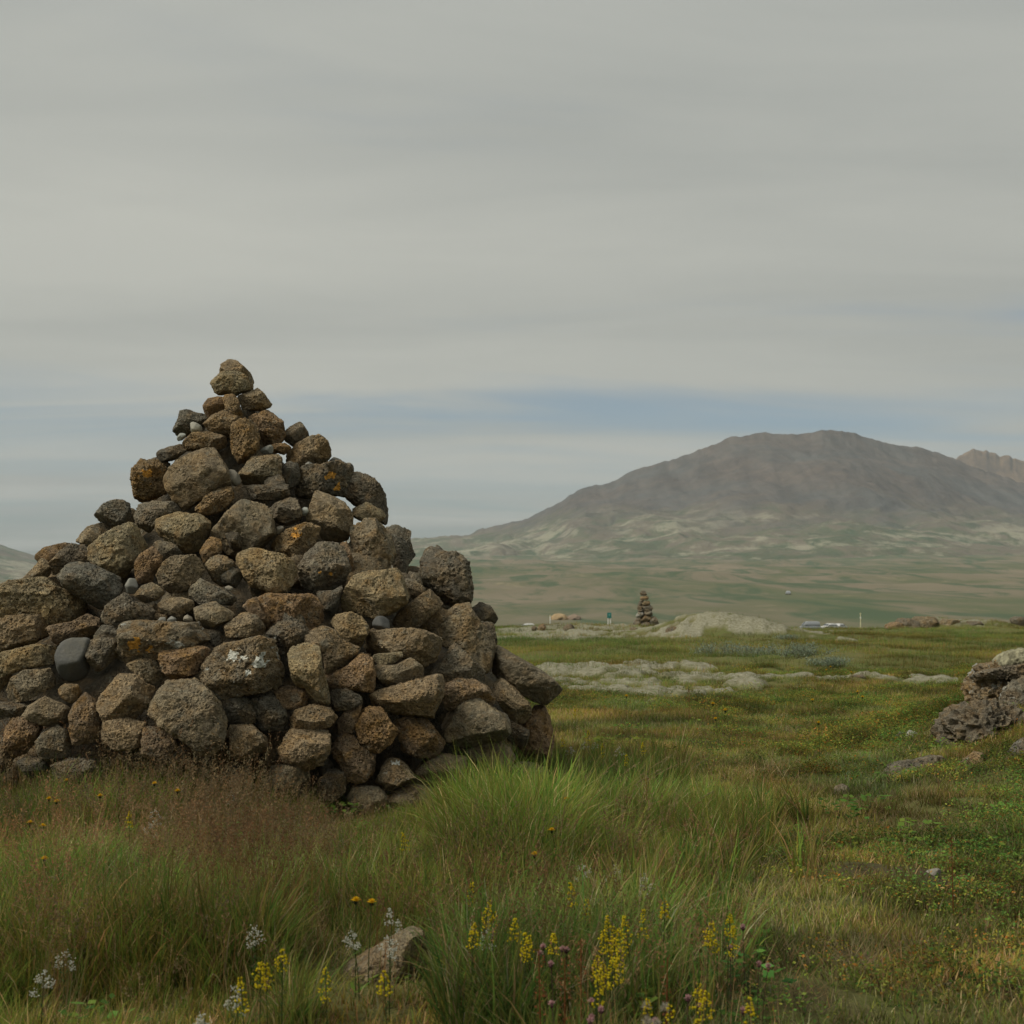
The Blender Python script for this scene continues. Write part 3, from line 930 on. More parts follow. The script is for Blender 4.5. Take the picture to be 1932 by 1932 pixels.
s_(C_, [(900, 800), (1020, 740), (1130, 690), (1230, 645), (1280, 700), (1350, 800), (1400, 900), (1380, 1000), (1350, 1090), (1260, 1020), (1180, 950), (1050, 900), (980, 850)], 'b', .03, 'long slanting stone with an orange ridge')
s_(C_, [(1240, 650), (1300, 605), (1370, 630), (1420, 700), (1410, 740), (1370, 780), (1300, 740)], 'g', -.02)
s_(C_, [(1395, 920), (1420, 905), (1560, 980), (1700, 1060), (1800, 1130), (1855, 1190), (1830, 1240), (1740, 1305), (1640, 1260), (1500, 1190), (1390, 1090)], 'f', .12, 'pointed slab jutting out at the right foot')
s_(C_, [(505, 840), (560, 820), (680, 790), (850, 785), (980, 810), (1040, 850), (1040, 960), (1000, 1010), (930, 1045), (800, 990), (700, 950), (560, 960)], 'b', .04)
s_(C_, [(575, 970), (620, 955), (700, 950), (770, 940), (780, 980), (720, 1020), (620, 1040)], 'y', .05)
s_(C_, [(585, 1050), (620, 1030), (730, 1030), (840, 980), (920, 1060), (930, 1100), (850, 1150), (700, 1170), (630, 1180)], 'f', .04)
s_(C_, [(300, 740), (340, 690), (430, 675), (510, 710), (560, 790), (530, 840), (500, 920), (420, 910), (350, 820)], 'y', .02)
s_(C_, [(115, 870), (170, 800), (250, 770), (330, 800), (360, 850), (480, 920), (500, 960), (400, 1040), (320, 1090), (260, 1080), (240, 940)], 'b', .03)
s_(C_, [(10, 950), (60, 895), (150, 890), (220, 920), (240, 1050), (280, 1200), (290, 1300), (150, 1300), (130, 1190), (40, 1150)], 'y', .08, 'upright pillar shaped stone low in the middle')
s_(C_, [(260, 1110), (400, 1040), (500, 950), (570, 990), (600, 1130), (580, 1210), (400, 1200), (290, 1180)], 'R')
s_(C_, [(940, 1110), (1050, 1000), (1090, 930), (1130, 890), (1200, 940), (1280, 1030), (1340, 1090), (1330, 1150), (1200, 1150), (1060, 1170)], 'g', .03)
s_(C_, [(520, 1250), (640, 1200), (760, 1160), (960, 1110), (1055, 1105), (1060, 1200), (1030, 1300), (990, 1400), (880, 1380), (720, 1370), (600, 1300)], 'b', .05)
s_(C_, [(1040, 1240), (1070, 1150), (1150, 1125), (1270, 1130), (1350, 1180), (1410, 1270), (1370, 1310), (1200, 1290), (1080, 1340)], 'R', .05)
s_(C_, [(1380, 1190), (1450, 1120), (1530, 1180), (1640, 1300), (1660, 1350), (1600, 1430), (1530, 1430), (1450, 1320)], 'b')
s_(C_, [(1035, 1460), (1080, 1370), (1190, 1270), (1290, 1250), (1360, 1300), (1480, 1390), (1520, 1450), (1480, 1540), (1300, 1570), (1180, 1600), (1080, 1530)], 'f', .07)
s_(C_, [(20, 1400), (60, 1330), (180, 1300), (300, 1320), (340, 1390), (290, 1450), (150, 1470), (30, 1470)], 'b', .04)
s_(C_, [(290, 1250), (310, 1200), (400, 1190), (500, 1240), (510, 1290), (380, 1350), (310, 1330)], 'd')
s_(C_, [(450, 1440), (480, 1360), (560, 1320), (640, 1330), (700, 1420), (760, 1480), (700, 1560), (590, 1640), (500, 1560)], 'o', .04)
s_(C_, [(730, 1420), (790, 1370), (890, 1360), (980, 1440), (1060, 1560), (1040, 1650), (900, 1650), (780, 1600)], 'R')
s_(C_, [(0, 1500), (30, 1465), (200, 1465), (285, 1480), (290, 1600), (240, 1700), (130, 1740), (0, 1710), (-60, 1600)], 'b', .05)
s_(C_, [(310, 1580), (370, 1500), (450, 1510), (500, 1580), (600, 1650), (590, 1760), (520, 1810), (410, 1820), (370, 1720), (320, 1650)], 'R')
s_(C_, [(600, 1820), (640, 1720), (690, 1660), (760, 1670), (830, 1740), (870, 1800), (790, 1850), (680, 1880)], 'l', .04)
s_(C_, [(870, 1710), (960, 1650), (1100, 1640), (1220, 1660), (1200, 1760), (1000, 1830), (900, 1800)], 'f')
s_(C_, [(1200, 1620), (1270, 1570), (1420, 1545), (1500, 1590), (1540, 1650), (1490, 1760), (1300, 1780)], 'f', .05)
s_(C_, [(1520, 1500), (1600, 1430), (1680, 1300), (1720, 1290), (1780, 1400), (1800, 1540), (1770, 1720), (1620, 1660)], 'R')
s_(C_, [(1490, 1740), (1560, 1690), (1640, 1690), (1740, 1720), (1770, 1780), (1600, 1810)], 'l', .05)
s_(C_, [(400, 1950), (440, 1850), (560, 1850), (640, 1870), (680, 1930), (650, 2030), (500, 2040)], 'f', .03)
s_(C_, [(660, 1950), (740, 1880), (860, 1840), (980, 1870), (980, 1990), (880, 2060), (720, 2070)], 'f', .05)
s_(C_, [(210, 1810), (280, 1750), (370, 1740), (400, 1800), (390, 1900), (310, 1950), (230, 1910)], 'd', .02)
s_(C_, [(340, 1410), (420, 1300), (510, 1290), (480, 1400), (440, 1490), (360, 1510)], 'R', -.02)
s_(C_, [(1400, 1320), (1480, 1390), (1560, 1430), (1640, 1480), (1600, 1600), (1500, 1560), (1450, 1440)], 'd', -.03)
s_(C_, [(-120, 1720), (0, 1700), (130, 1730), (160, 1790), (60, 1850), (-100, 1840)], 'f', .02)
s_(C_, [(1050, 690), (1140, 620), (1240, 610), (1250, 680), (1130, 720)], 'b', -.02)
s_(C_, [(-80, 1200), (0, 1170), (130, 1190), (160, 1290), (40, 1330), (-70, 1310)], 'R', -.02)
s_(C_, [(-70, 660), (20, 640), (110, 700), (130, 800), (60, 900), (-20, 880)], 'd', -.03)

s_(B_, [(700, 1410), (850, 1390), (980, 1420), (1000, 1560), (800, 1610), (690, 1540)], 'b', .02)
s_(B_, [(960, 1450), (1100, 1450), (1220, 1560), (1120, 1690), (960, 1650)], 'R', .02)
s_(B_, [(1540, 1440), (1700, 1440), (1820, 1560), (1720, 1680), (1560, 1650)], 'b', .02)
s_(B_, [(1480, 1260), (1600, 1230), (1710, 1280), (1720, 1420), (1560, 1440), (1490, 1370)], 'd', -.02)
s_(B_, [(350, 1700), (470, 1660), (640, 1680), (680, 1790), (500, 1830), (360, 1800)], 'd', .02)

s_(C_, [(1250, 730), (1390, 750), (1420, 880), (1380, 960), (1280, 860)], 'd', -.04)
s_(C_, [(820, 400), (900, 420), (930, 560), (860, 600), (800, 520)], 'd', -.10)
s_(A_, [(150, 760), (250, 730), (320, 780), (300, 860), (200, 880)], 'd', -.10)
s_(A_, [(1100, 760), (1180, 780), (1200, 900), (1120, 960), (1060, 880)], 'd', -.05)

# half width of the pile (px at 8 m) against picture row
HW_ROW = [660, 690, 740, 780, 830, 880, 950, 1000, 1090, 1150, 1230, 1300, 1400, 1480, 1560, 1640]
HW_PX = [10, 38, 62, 95, 140, 190, 265, 310, 440, 500, 575, 625, 645, 655, 660, 660]


def pile_depth(px, py):
    R = np.interp(py, HW_ROW, HW_PX) * CY / FPX
    if py > 1300:
        R = R - 0.10 * (0)
    Y = CY - 0.7 * R
    for _ in range(12):
        x = (px - W0 / 2) / FPX * Y
        s = x - CX
        Y = CY - math.sqrt(max(R * R - s * s, 0.0)) * 0.97
    return Y


cairn_base = (CX, CY, gz(CX, CY))
cairn = empty('stone_cairn', cairn_base)
tag(cairn, 'tall pyramid cairn of stacked brown basalt stones in the left foreground grass', 'cairn')
STONE_OBJS = []
for k, (poly, tone, out, label) in enumerate(ST):
    c0, ar = poly_centroid(np.array(poly))
    sp = math.sqrt(ar / math.pi)
    small = sp < 24
    dep = 0.95 if not small else 0.85
    Yd = pile_depth(c0[0], c0[1]) - out + 0.02 - 0.0014 * (sp - 34)
    nm = 'pebble' if (tone in 'pwe' and sp < 24) else 'stone'
    o = place_stone(nm, poly, Yd, tone, 1000 + 13 * k, cairn, cairn_base, sub=4 if small else (6 if sp > 62 else 5), depth=dep, label=label)
    STONE_OBJS.append((o, c0))

# bright lichen patches lying on two of the blocks (thin crusts of their own)
M_OL = plain_mat('orange_lichen', (0.40, 0.20, 0.035), 0.9, var=.5, scale=90)
M_WL = plain_mat('white_lichen', (0.40, 0.40, 0.35), 0.9, var=.4, scale=90)



def lichen_patch(px, py, r, mat, seed):
    """give the front faces of the stone found there a crust of lichen with an uneven edge"""
    o = min(STONE_OBJS, key=lambda q: (q[1][0] - px) ** 2 + (q[1][1] - py) ** 2)[0]
    me = o.data
    V = np.array([v.co[:] for v in me.vertices]) + np.array(o.location) + np.array(cairn_base)
    X, Y = w2px(V[:, 0], V[:, 1], V[:, 2])
    ring = r * (1 + 1.6 * fbm(np.stack([X / r * 1.3, Y / r * 1.3, 0 * X + seed], 1), 3, seed))
    ok = (((X - px) ** 2 + (Y - py) ** 2) < ring ** 2) & (V[:, 1] < np.median(V[:, 1]))
    if mat.name not in [m.name for m in me.materials]:
        me.materials.append(mat)
    k = [m.name for m in me.materials].index(mat.name)
    for f in me.polygons:
        if all(ok[v] for v in f.vertices):
            f.material_index = k


for fn, zx, zy, rz_, mt_ in [(B_, 905, 885, 42, M_OL), (B_, 1000, 930, 30, M_OL), (B_, 1725, 1010, 55, M_WL), (B_, 1570, 975, 36, M_WL), (B_, 1640, 980, 22, M_WL), (B_, 1830, 875, 34, M_WL), (B_, 1680, 1085, 22, M_WL),
                             (A_, 1395, 855, 34, M_OL), (A_, 1430, 940, 30, M_OL), (A_, 1320, 810, 20, M_OL), (A_, 1320, 1510, 18, M_OL), (A_, 1400, 1515, 16, M_OL), (A_, 1180, 1240, 34, M_OL), (A_, 165, 850, 40, M_OL),
                             (C_, 740, 1690, 26, M_WL)]:
    (qx, qy), = fn([(zx, zy)])
    lichen_patch(qx, qy, rz_ * .28, mt_, int(zx) % 97)

# stones of the back and the inside of the pile
protos = []
for k in range(14):
    rg = np.random.default_rng(400 + k)
    n = 9
    th = np.linspace(0, 2 * np.pi, n, endpoint=False) + rg.uniform(-.2, .2, n)
    rr = 0.105 * rg.uniform(0.8, 1.2, n)
    el = rg.uniform(0.75, 1.0)
    poly = np.stack([rr * np.cos(th), el * rr * np.sin(th)], 1)
    V, F, s, D = stone_verts(poly, 4, 700 + k, rg.uniform(.8, 1.1), 0.75, 1.1)
    protos.append(mesh_np('stone', V, F))
for p_ in protos:
    p_.materials.append(M_ST)
cnt = 0
rg = np.random.default_rng(5)
TOPZ = px2w(433, 690, CY)[2]
zrow = np.array([w2px(CX, CY, z)[1] for z in np.linspace(-0.1, TOPZ, 60)])
zz_ = np.linspace(-0.1, TOPZ, 60)


def pile_R(z):
    row = np.interp(z, zz_, zrow)
    return np.interp(row, HW_ROW, HW_PX) * CY / FPX


for k in range(145):
    z = TOPZ * (1 - math.sqrt(rg.uniform(0.02, 1.0))) if k % 3 else rg.uniform(-0.05, TOPZ * .55)
    R = pile_R(z)
    th = rg.uniform(0, 2 * np.pi)
    front = -math.sin(th) > 0.05
    flank = abs(math.sin(th)) < 0.55
    rin = R - (0.30 if front or flank else 0.14)
    sc = rg.uniform(0.75, 1.25) if front or flank else rg.uniform(1.1, 1.7)
    if rin < 0.05:
        continue
    if front and k % 2:            # wedged chips between the big stones
        sc = rg.uniform(.40, .70)
        rin = R - 0.13
    o = obj('stone', protos[k % len(protos)], None, cairn, (rin * math.cos(th), rin * math.sin(th), z - cairn_base[2]))
    o.rotation_euler = rg.uniform(-3.1, 3.1, 3)
    o.scale = (sc, sc, sc * rg.uniform(.75, 1.0))
    o.color = (*jitter_col(TONES['d' if k % 2 else 'b'][0], rg, .2), rg.uniform(0, .6))
# rubble heart of the pile
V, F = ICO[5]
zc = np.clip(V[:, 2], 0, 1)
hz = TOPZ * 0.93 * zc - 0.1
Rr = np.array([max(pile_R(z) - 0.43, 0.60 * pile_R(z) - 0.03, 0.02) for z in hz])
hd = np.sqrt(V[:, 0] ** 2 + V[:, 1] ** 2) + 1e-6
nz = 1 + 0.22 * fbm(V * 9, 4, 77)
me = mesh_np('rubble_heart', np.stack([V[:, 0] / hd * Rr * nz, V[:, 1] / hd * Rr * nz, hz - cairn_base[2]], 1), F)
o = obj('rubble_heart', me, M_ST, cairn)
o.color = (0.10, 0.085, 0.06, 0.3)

# ------------------------------------------------------------------ second cairn
D2 = 45.0
b2 = px2w(1218, 1186, D2)
cairn2 = empty('stone_cairn', (b2[0], b2[1], gz(b2[0], b2[1])))
tag(cairn2, 'small slender cairn far off on the mossy ridge', 'cairn')
S2 = [([(680, 300), (720, 210), (820, 180), (900, 220), (960, 360), (880, 400), (720, 390)], 'd'),
      ([(690, 430), (960, 400), (1030, 470), (1020, 550), (720, 580), (680, 520)], 'y'),
      ([(650, 640), (690, 560), (850, 580), (780, 670)], 'd'),
      ([(740, 700), (900, 580), (1030, 590), (1090, 690), (1030, 790), (800, 800)], 'b'),
      ([(590, 830), (680, 790), (770, 810), (780, 920), (640, 970), (590, 900)], 'd'),
      ([(760, 800), (1050, 790), (1190, 850), (1210, 930), (1080, 930), (780, 920)], 'f'),
      ([(590, 1000), (640, 930), (820, 930), (840, 1010), (680, 1050)], 'd'),
      ([(830, 930), (1050, 920), (1110, 990), (860, 1030)], 'g'),
      ([(560, 1100), (650, 1030), (800, 1020), (840, 1140), (700, 1240), (560, 1300), (510, 1180)], 'W'),
      ([(810, 1100), (860, 1010), (1130, 1000), (1210, 1160), (1080, 1210), (940, 1170)], 'g'),
      ([(700, 1370), (780, 1220), (900, 1160), (1040, 1200), (1160, 1250), (1050, 1390), (900, 1430)], 'R'),
      ([(500, 1380), (560, 1290), (690, 1310), (700, 1420)], 'd'),
      ([(1140, 1250), (1230, 1200), (1330, 1260), (1400, 1420), (1440, 1600), (1200, 1660), (1050, 1450)], 'g'),
      ([(640, 1640), (720, 1480), (900, 1420), (1060, 1440), (1140, 1640), (940, 1720), (760, 1720)], 'd')]
for k, (z, tn) in enumerate(S2):
    poly = [(1174.7 + p[0] * .048, 1105 + p[1] * .048) for p in z]
    cy0 = sum(p[1] for p in poly) / len(poly)
    place_stone('stone', poly, D2 - 0.10 - 0.28 * max(0, (cy0 - 1115) / 70), {'W': 'g', 'y': 'b', 'R': 'b', 'f': 'g'}.get(tn, tn), 5000 + k, cairn2, tuple(cairn2.location), sub=4, depth=1.0, angular=.95, rough=1.6, mat=M_FARW if tn == 'W' else M_FAR)
for k in range(12):
    o = obj('stone', protos[k], None, cairn2, (rg.uniform(-.16, .16), rg.uniform(0.0, .35), 0.03 + 0.062 * k))
    o.rotation_euler = rg.uniform(-3, 3, 3)
    o.scale = [rg.uniform(1.7, 2.2) * (1 - 0.05 * k)] * 3
    o.color = (*jitter_col(TONES['d'][0], rg, .2), 0.2)

# ------------------------------------------------------------------ single rocks


def ground_depth(px, row):
    """how far off the ground is that shows at this picture position"""
    ds = np.geomspace(2.5, 60, 500)
    pts = np.array([px2w(px, row, d) for d in ds])
    below = pts[:, 2] <= ground_h(pts[:, 0], pts[:, 1])
    return float(ds[np.argmax(below)]) if below.any() else 50.0


def rock(name, poly, row_base, tone, seed, label, cat='rock', sub=5, depth=0.9, mat=None, group=None, angular=None, rough=None, d=None):
    if d is None:
        d = ground_depth(float(np.mean([q[0] for q in poly])), row_base)
    p = np.array(poly, float)
    o = place_stone(name, p, d, tone, seed, None, (0, 0, 0), sub=sub, depth=depth, inset=0.9, mat=mat, angular=angular, rough=rough)
    tag(o, label, cat, group)
    return o


def E_(z):
    return [(541 + p[0] * .28, 1391 + p[1] * .28) for p in z]


def G_(z):
    return [(1530 + p[0] * .208, 1143.7 + p[1] * .208) for p in z]


rock('boulder', E_([(320, 1700), (430, 1550), (560, 1475), (700, 1390), (830, 1330), (905, 1355), (935, 1450), (960, 1640), (850, 1780), (600, 1840), (380, 1820)]), 1856, 'b', 8001,
     'half buried grey boulder in the tall foreground grass', 'boulder', depth=1.0, rough=.8)
M_OUT = stone_material('outcrop_rock', pits=0.7, lichen=0.25, scale=0.8)
M_PEAT = stone_material('peat', pits=0.5, scale=0.9)
M_MOSS = plain_mat('cream_moss', (0.20, 0.19, 0.125), 0.95, var=.5, scale=30)
oc = empty('lava_outcrop', tuple(px2w(1880, 1400, 9.6)))
tag(oc, 'weathered lava outcrop with white lichen and moss cap at the right edge', 'outcrop')
oloc = tuple(oc.location)
place_stone('rock', G_([(1395, 720), (1480, 575), (1580, 530), (1700, 480), (1850, 440), (2050, 430), (2250, 600), (2300, 900), (2100, 1100), (1850, 1080), (1700, 1010), (1500, 930), (1390, 820)]), 9.0, 'b', 8101, oc, oloc, sub=6, depth=0.8, mat=M_OUT, rough=2.0)
place_stone('rock', G_([(1700, 900), (1800, 700), (1950, 640), (2150, 700), (2200, 950), (2050, 1120), (1850, 1130), (1750, 1050)]), 8.7, 'g', 8102, oc, oloc, depth=0.8, mat=M_OUT, rough=1.8)
place_stone('ledge', G_([(1430, 640), (1560, 590), (1800, 540), (2050, 500), (2100, 600), (1900, 650), (1600, 670), (1450, 690)]), 8.9, 'd', 8105, oc, oloc, depth=1.2, rough=2.4, mat=M_OUT)
place_stone('moss_cap', G_([(1540, 560), (1640, 480), (1780, 392), (1900, 370), (2050, 385), (2200, 420), (2200, 560), (1990, 560), (1850, 530), (1740, 550), (1650, 580)]), 8.95, 'w', 8103, oc, oloc, depth=1.2, mat=M_MOSS, rough=2.2, angular=.6)
rock('peat_bank', G_([(1110, 1200), (1160, 1060), (1300, 950), (1500, 880), (1750, 890), (2000, 980), (2080, 1240), (1750, 1290), (1400, 1350), (1200, 1340)]), 1408, 'd', 8104, 'dark crumbling peat bank below the lava outcrop', 'bank', depth=1.1, mat=M_PEAT, rough=3.0)
rock('rock', G_([(1790, 1340), (1850, 1250), (1932, 1200), (2050, 1230), (2080, 1440), (1850, 1440)]), 1435, 'g', 8106, 'grey rock at the right edge under the outcrop', depth=.9, mat=M_OUT)
rock('rock', G_([(1270, 1530), (1350, 1420), (1480, 1320), (1560, 1340), (1550, 1480), (1400, 1560)]), 1452, 'b', 8107, 'low slanting brown rock in heath below the outcrop', depth=.9)
rock('rock', G_([(735, 1215), (800, 1140), (865, 1150), (850, 1230), (760, 1250)]), 1396, 'l', 8108, 'pale lichened rock, left of a touching white pair', mat=M_LIW)
rock('rock', G_([(840, 1200), (890, 1125), (970, 1150), (930, 1235), (860, 1245)]), 1397, 'w', 8109, 'white topped rock, right of a touching pale pair', mat=M_LIW)
rock('rock', G_([(255, 850), (275, 828), (300, 820), (335, 840), (330, 870), (260, 872)]), 1322, 'y', 8110, 'small pinkish rock alone in the middle of the meadow', sub=4, mat=M_ST2)
rock('rock', G_([(340, 660), (390, 625), (470, 620), (510, 660), (480, 695), (370, 690)]), 1284, 'd', 8111, 'dark rock breaking through the pale moss band', sub=4, mat=M_FAR, rough=1.8)
rock('rock', [(1749, 1657), (1742, 1650), (1752, 1642), (1766, 1638), (1777, 1642), (1772, 1652), (1762, 1659)], 1652, 'p', 8112, 'smooth grey oval stone lying in the right heath', depth=1.0)
rock('rock', [(1572, 1500), (1576, 1484), (1590, 1480), (1602, 1486), (1602, 1506), (1585, 1512)], 1504, 'g', 8113, 'small mossy grey rock right of the dead twigs', depth=1., sub=4)
rock('rock', [(1655, 1465), (1690, 1440), (1760, 1428), (1790, 1436), (1770, 1460), (1700, 1478)], 1462, 'd', 8114, 'low dark earth rock under the peat bank', depth=1., mat=M_PEAT, rough=2)
lava = [((1690, 1182), 14, 'R', 'leftmost red brown lava lump on the right skyline mound'), ((1712, 1178), 20, 'd', 'dark lava lump in the middle of the right skyline mound'), ((1745, 1173), 22, 'b', 'tallest mossy lava lump on the right skyline mound'),
        ((1790, 1178), 20, 'b', 'long low lava lump right of the tallest skyline one'), ((1835, 1179), 14, 'd', 'rightmost small lava lump of the skyline mound'), ((1925, 1172), 18, 'g', 'lava lump on the skyline at the right edge')]
for k, ((x, y), r_, tn, lb) in enumerate(lava):
    th = np.linspace(0, 2 * np.pi, 9, endpoint=False)
    q = np.random.default_rng(k).uniform(.75, 1.2, 9)
    rock('lava_rock', [(x + r_ * 1.3 * q[i] * math.cos(th[i]), y + 0.6 * r_ * q[i] * math.sin(th[i])) for i in range(9)], 0, tn, 8200 + k, lb, sub=4, mat=M_FAR, rough=2.0, d=51.5)
far_r = [((1197, 1190), 9, 'd', 'dark rock at the left foot of the far cairn'), ((1243, 1186), 12, 'R', 'reddish rock at the right foot of the far cairn'), ((1075, 1187), 11, 'd', 'dark rock on the moss between the board and the far cairn'),
         ((1270, 1196), 18, 'd', 'dark rock face under the pale moss knoll'), ((1008, 1186), 6, 'd', 'tiny dark rock between the white car and the board'), ((1022, 1184), 9, 'R', 'brown rock in front of the distant board'), ((1475, 1187), 8, 'd', 'dark rock at the right tail of the moss knoll')]
for k, ((x, y), r_, tn, lb) in enumerate(far_r):
    th = np.linspace(0, 2 * np.pi, 8, endpoint=False)
    q = np.random.default_rng(30 + k).uniform(.75, 1.2, 8)
    rock('rock', [(x + r_ * q[i] * math.cos(th[i]), y + 0.8 * r_ * q[i] * math.sin(th[i])) for i in range(8)], 0, tn, 8300 + k, lb, sub=3, mat=M_FAR, rough=2.0, d=42.0 if k != 3 else 38.6)

# ------------------------------------------------------------------ grass and heath (stuff)


def leaf_mat(name, rough=0.75, trans=0.45, tintamt=1.0):
    m, t, b = new_mat(name)
    c = N(t, 'ShaderNodeAttribute', attribute_name='col')
    ti = N(t, 'ShaderNodeAttribute', attribute_name='tint', attribute_type='INSTANCER')
    col = mixc(t, tintamt, c.outputs['Color'], ti.outputs['Color'], 'MULTIPLY') if tintamt else c.outputs['Color']
    L(t, col, b.inputs['Base Color'])
    b.inputs['Roughness'].default_value = rough
    b.inputs['Specular IOR Level'].default_value = 0.05
    tr = N(t, 'ShaderNodeBsdfTranslucent')
    L(t, col, tr.inputs[0])
    mx = N(t, 'ShaderNodeMixShader')
    mx.inputs[0].default_value = trans
    L(t, b.outputs[0], mx.inputs[1])
    L(t, tr.outputs[0], mx.inputs[2])
    L(t, mx.outputs[0], t.nodes['Material Output'].inputs[0])
    return m


M_BLADE = leaf_mat('grass_blade')
M_PLANT = leaf_mat('plant_green', tintamt=0.0)


class Ribbons:
    """collects tapered, bent blades and small leaves into one mesh"""

    def __init__(self):
        self.v, self.f, self.c, self.n = [], [], [], 0

    def blade(self, p, az, length, lean, curl, width, col, tip=None, seg=4):
        d = np.array((math.cos(az), math.sin(az), 0))
        sd = np.array((-math.sin(az), math.cos(az), 0))
        p = np.array(p, float)
        a = lean
        st = length / seg
        tip = col if tip is None else tip
        for i in range(seg + 1):
            k = i / seg
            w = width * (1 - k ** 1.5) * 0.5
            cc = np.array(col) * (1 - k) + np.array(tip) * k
            if i < seg:
                self.v += [p - sd * w, p + sd * w]
                self.c += [cc, cc]
            else:
                self.v += [p]
                self.c += [cc]
            p = p + st * (d * math.sin(a) + np.array((0, 0, math.cos(a))))
            a += curl / seg
        b0 = self.n
        for i in range(seg - 1):
            j = b0 + 2 * i
            self.f += [(j, j + 1, j + 3), (j, j + 3, j + 2)]
        j = b0 + 2 * (seg - 1)
        self.f += [(j, j + 1, j + 2)]
        self.n += 2 * seg + 1
        return p

    def leaf(self, p, az, el, length, width, col, roll=0.0):
        p = np.array(p, float)
        d = np.array((math.cos(az) * math.cos(el), math.sin(az) * math.cos(el), math.sin(el)))
        s = np.array((-math.sin(az), math.cos(az), 0.0))
        up = np.cross(d, s)
        s = s * math.cos(roll) + up * math.sin(roll)
        self.v += [p, p + d * length * .5 + s * width * .5, p + d * length, p + d * length * .5 - s * width * .5]
        self.c += [np.array(col)] * 4
        j = self.n
        self.f += [(j, j + 1, j + 2), (j, j + 2, j + 3)]
        self.n += 4

    def tube(self, pts, r0, r1, col, k=4):
        pts = np.array(pts, float)
        n = len(pts)
        b0 = self.n
        for i, p in enumerate(pts):
            r = r0 + (r1 - r0) * i / max(n - 1, 1)
            for j in range(k):
                a = 2 * math.pi * j / k
                self.v.append(p + np.array((r * math.cos(a), r * math.sin(a), 0)))
                self.c.append(np.array(col))
        for i in range(n - 1):
            for j in range(k):
                a, c = b0 + i * k + j, b0 + i * k + (j + 1) % k
                self.f += [(a, c, c + k), (a, c + k, a + k)]
        self.n += n * k

    def blob(self, p, r, col, sq=1.0, jit=0.25, rg=random):
        base = [(1, 0, 0), (0, 1, 0), (-1, 0, 0), (0, -1, 0), (0, 0, 1), (0, 0, -1)]
        j = self.n
        for q in base:
            self.v.append(np.array(p) + np.array((q[0], q[1], q[2] * sq)) * r * (1 + jit * (rg.random() - .5) * 2))
            self.c.append(np.array(col) * (0.85 + 0.3 * rg.random()))
        for a, c in ((0, 1), (1, 2), (2, 3), (3, 0)):
            self.f += [(j + a, j + c, j + 4), (j + c, j + a, j + 5)]
        self.n += 6

    def mesh(self, name, mat, smooth=False):
        me = mesh_np(name, np.array(self.v), np.array(self.f), smooth)
        set_col(me, np.array(self.c))
        me.materials.append(mat)
        return me


def G(c, s=0.2):
    k = 1 + random.uniform(-s, s)
    w = random.uniform(-s, s) * 0.4
    return (c[0] * k * (1 + w), c[1] * k, c[2] * k * (1 - w))


GREEN = (0.118, 0.192, 0.036)
DKGREEN = (0.076, 0.142, 0.030)
OLIVE = (0.185, 0.180, 0.046)
YGREEN = (0.215, 0.215, 0.042)
BROWN = (0.250, 0.168, 0.082)
RUST = (0.245, 0.125, 0.050)
STRAW = (0.34, 0.275, 0.145)
HEATH = (0.145, 0.182, 0.032)
ORANGE = (0.285, 0.138, 0.032)


def clump_tall(cols, n, h, w, spread=0.06, bias=0.0):
    r = Ribbons()
    for i in range(n):
        rad = spread * math.sqrt(random.random())
        th = random.uniform(0, 6.283)
        col = G(random.choice(cols))
        hh = h * random.uniform(0.45, 1.1)
        az = th + random.uniform(-.9, .9)
        if random.random() < bias:
            az = random.uniform(-.6, .6)
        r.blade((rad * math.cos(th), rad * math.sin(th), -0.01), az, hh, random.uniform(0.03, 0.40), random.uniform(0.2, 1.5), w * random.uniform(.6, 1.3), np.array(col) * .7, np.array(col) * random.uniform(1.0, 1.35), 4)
    return r


def clump_brown(n=16, h=0.24):
    """fine bent stems with loose red-brown seed heads"""
    r = Ribbons()
    for i in range(n):
        th = random.uniform(0, 6.283)
        rad = 0.06 * math.sqrt(random.random())
        c = G(random.choice([BROWN, BROWN, RUST, OLIVE]))
        hh = h * random.uniform(.7, 1.15)
        lean, curl = random.uniform(0.0, .25), random.uniform(0.0, .5)
        az = random.uniform(0, 6.283)
        tip = r.blade((rad * math.cos(th), rad * math.sin(th), 0), az, hh, lean, curl, 0.0022, c, np.array(c) * 1.1, 3)
        d = np.array((math.cos(az) * math.sin(lean + curl), math.sin(az) * math.sin(lean + curl), math.cos(lean + curl)))
        hc = G(random.choice([(0.20, 0.13, 0.07), (0.19, 0.105, 0.055), (0.23, 0.16, 0.085)]))
        for k in range(11):
            q = tip - d * random.uniform(0.0, 0.075)
            a2 = random.uniform(0, 6.283)
            r.leaf(q, a2, random.uniform(.2, 1.2), random.uniform(.007, .017), .0034, G(hc), random.uniform(0, 3))
    for i in range(14):
        th = random.uniform(0, 6.283)
        r.blade((.05 * math.cos(th), .05 * math.sin(th), 0), random.uniform(0, 6.28), random.uniform(.06, .15), random.uniform(.1, .6), random.uniform(.2, 1.2), .003, G(random.choice([OLIVE, GREEN, BROWN])), None, 3)
    return r


def clump_straw(n=22):
    r = Ribbons()
    for i in range(n):
        th = random.uniform(0, 6.283)
        rad = 0.09 * math.sqrt(random.random())
        c = G(random.choice([STRAW, BROWN, (0.18, 0.13, 0.07)]))
        r.blade((rad * math.cos(th), rad * math.sin(th), random.uniform(0, .02)), random.uniform(0, 6.28), random.uniform(.06, .16), random.uniform(.7, 1.4), random.uniform(0, .5), .003, c, np.array(c) * 1.1, 3)
    return r


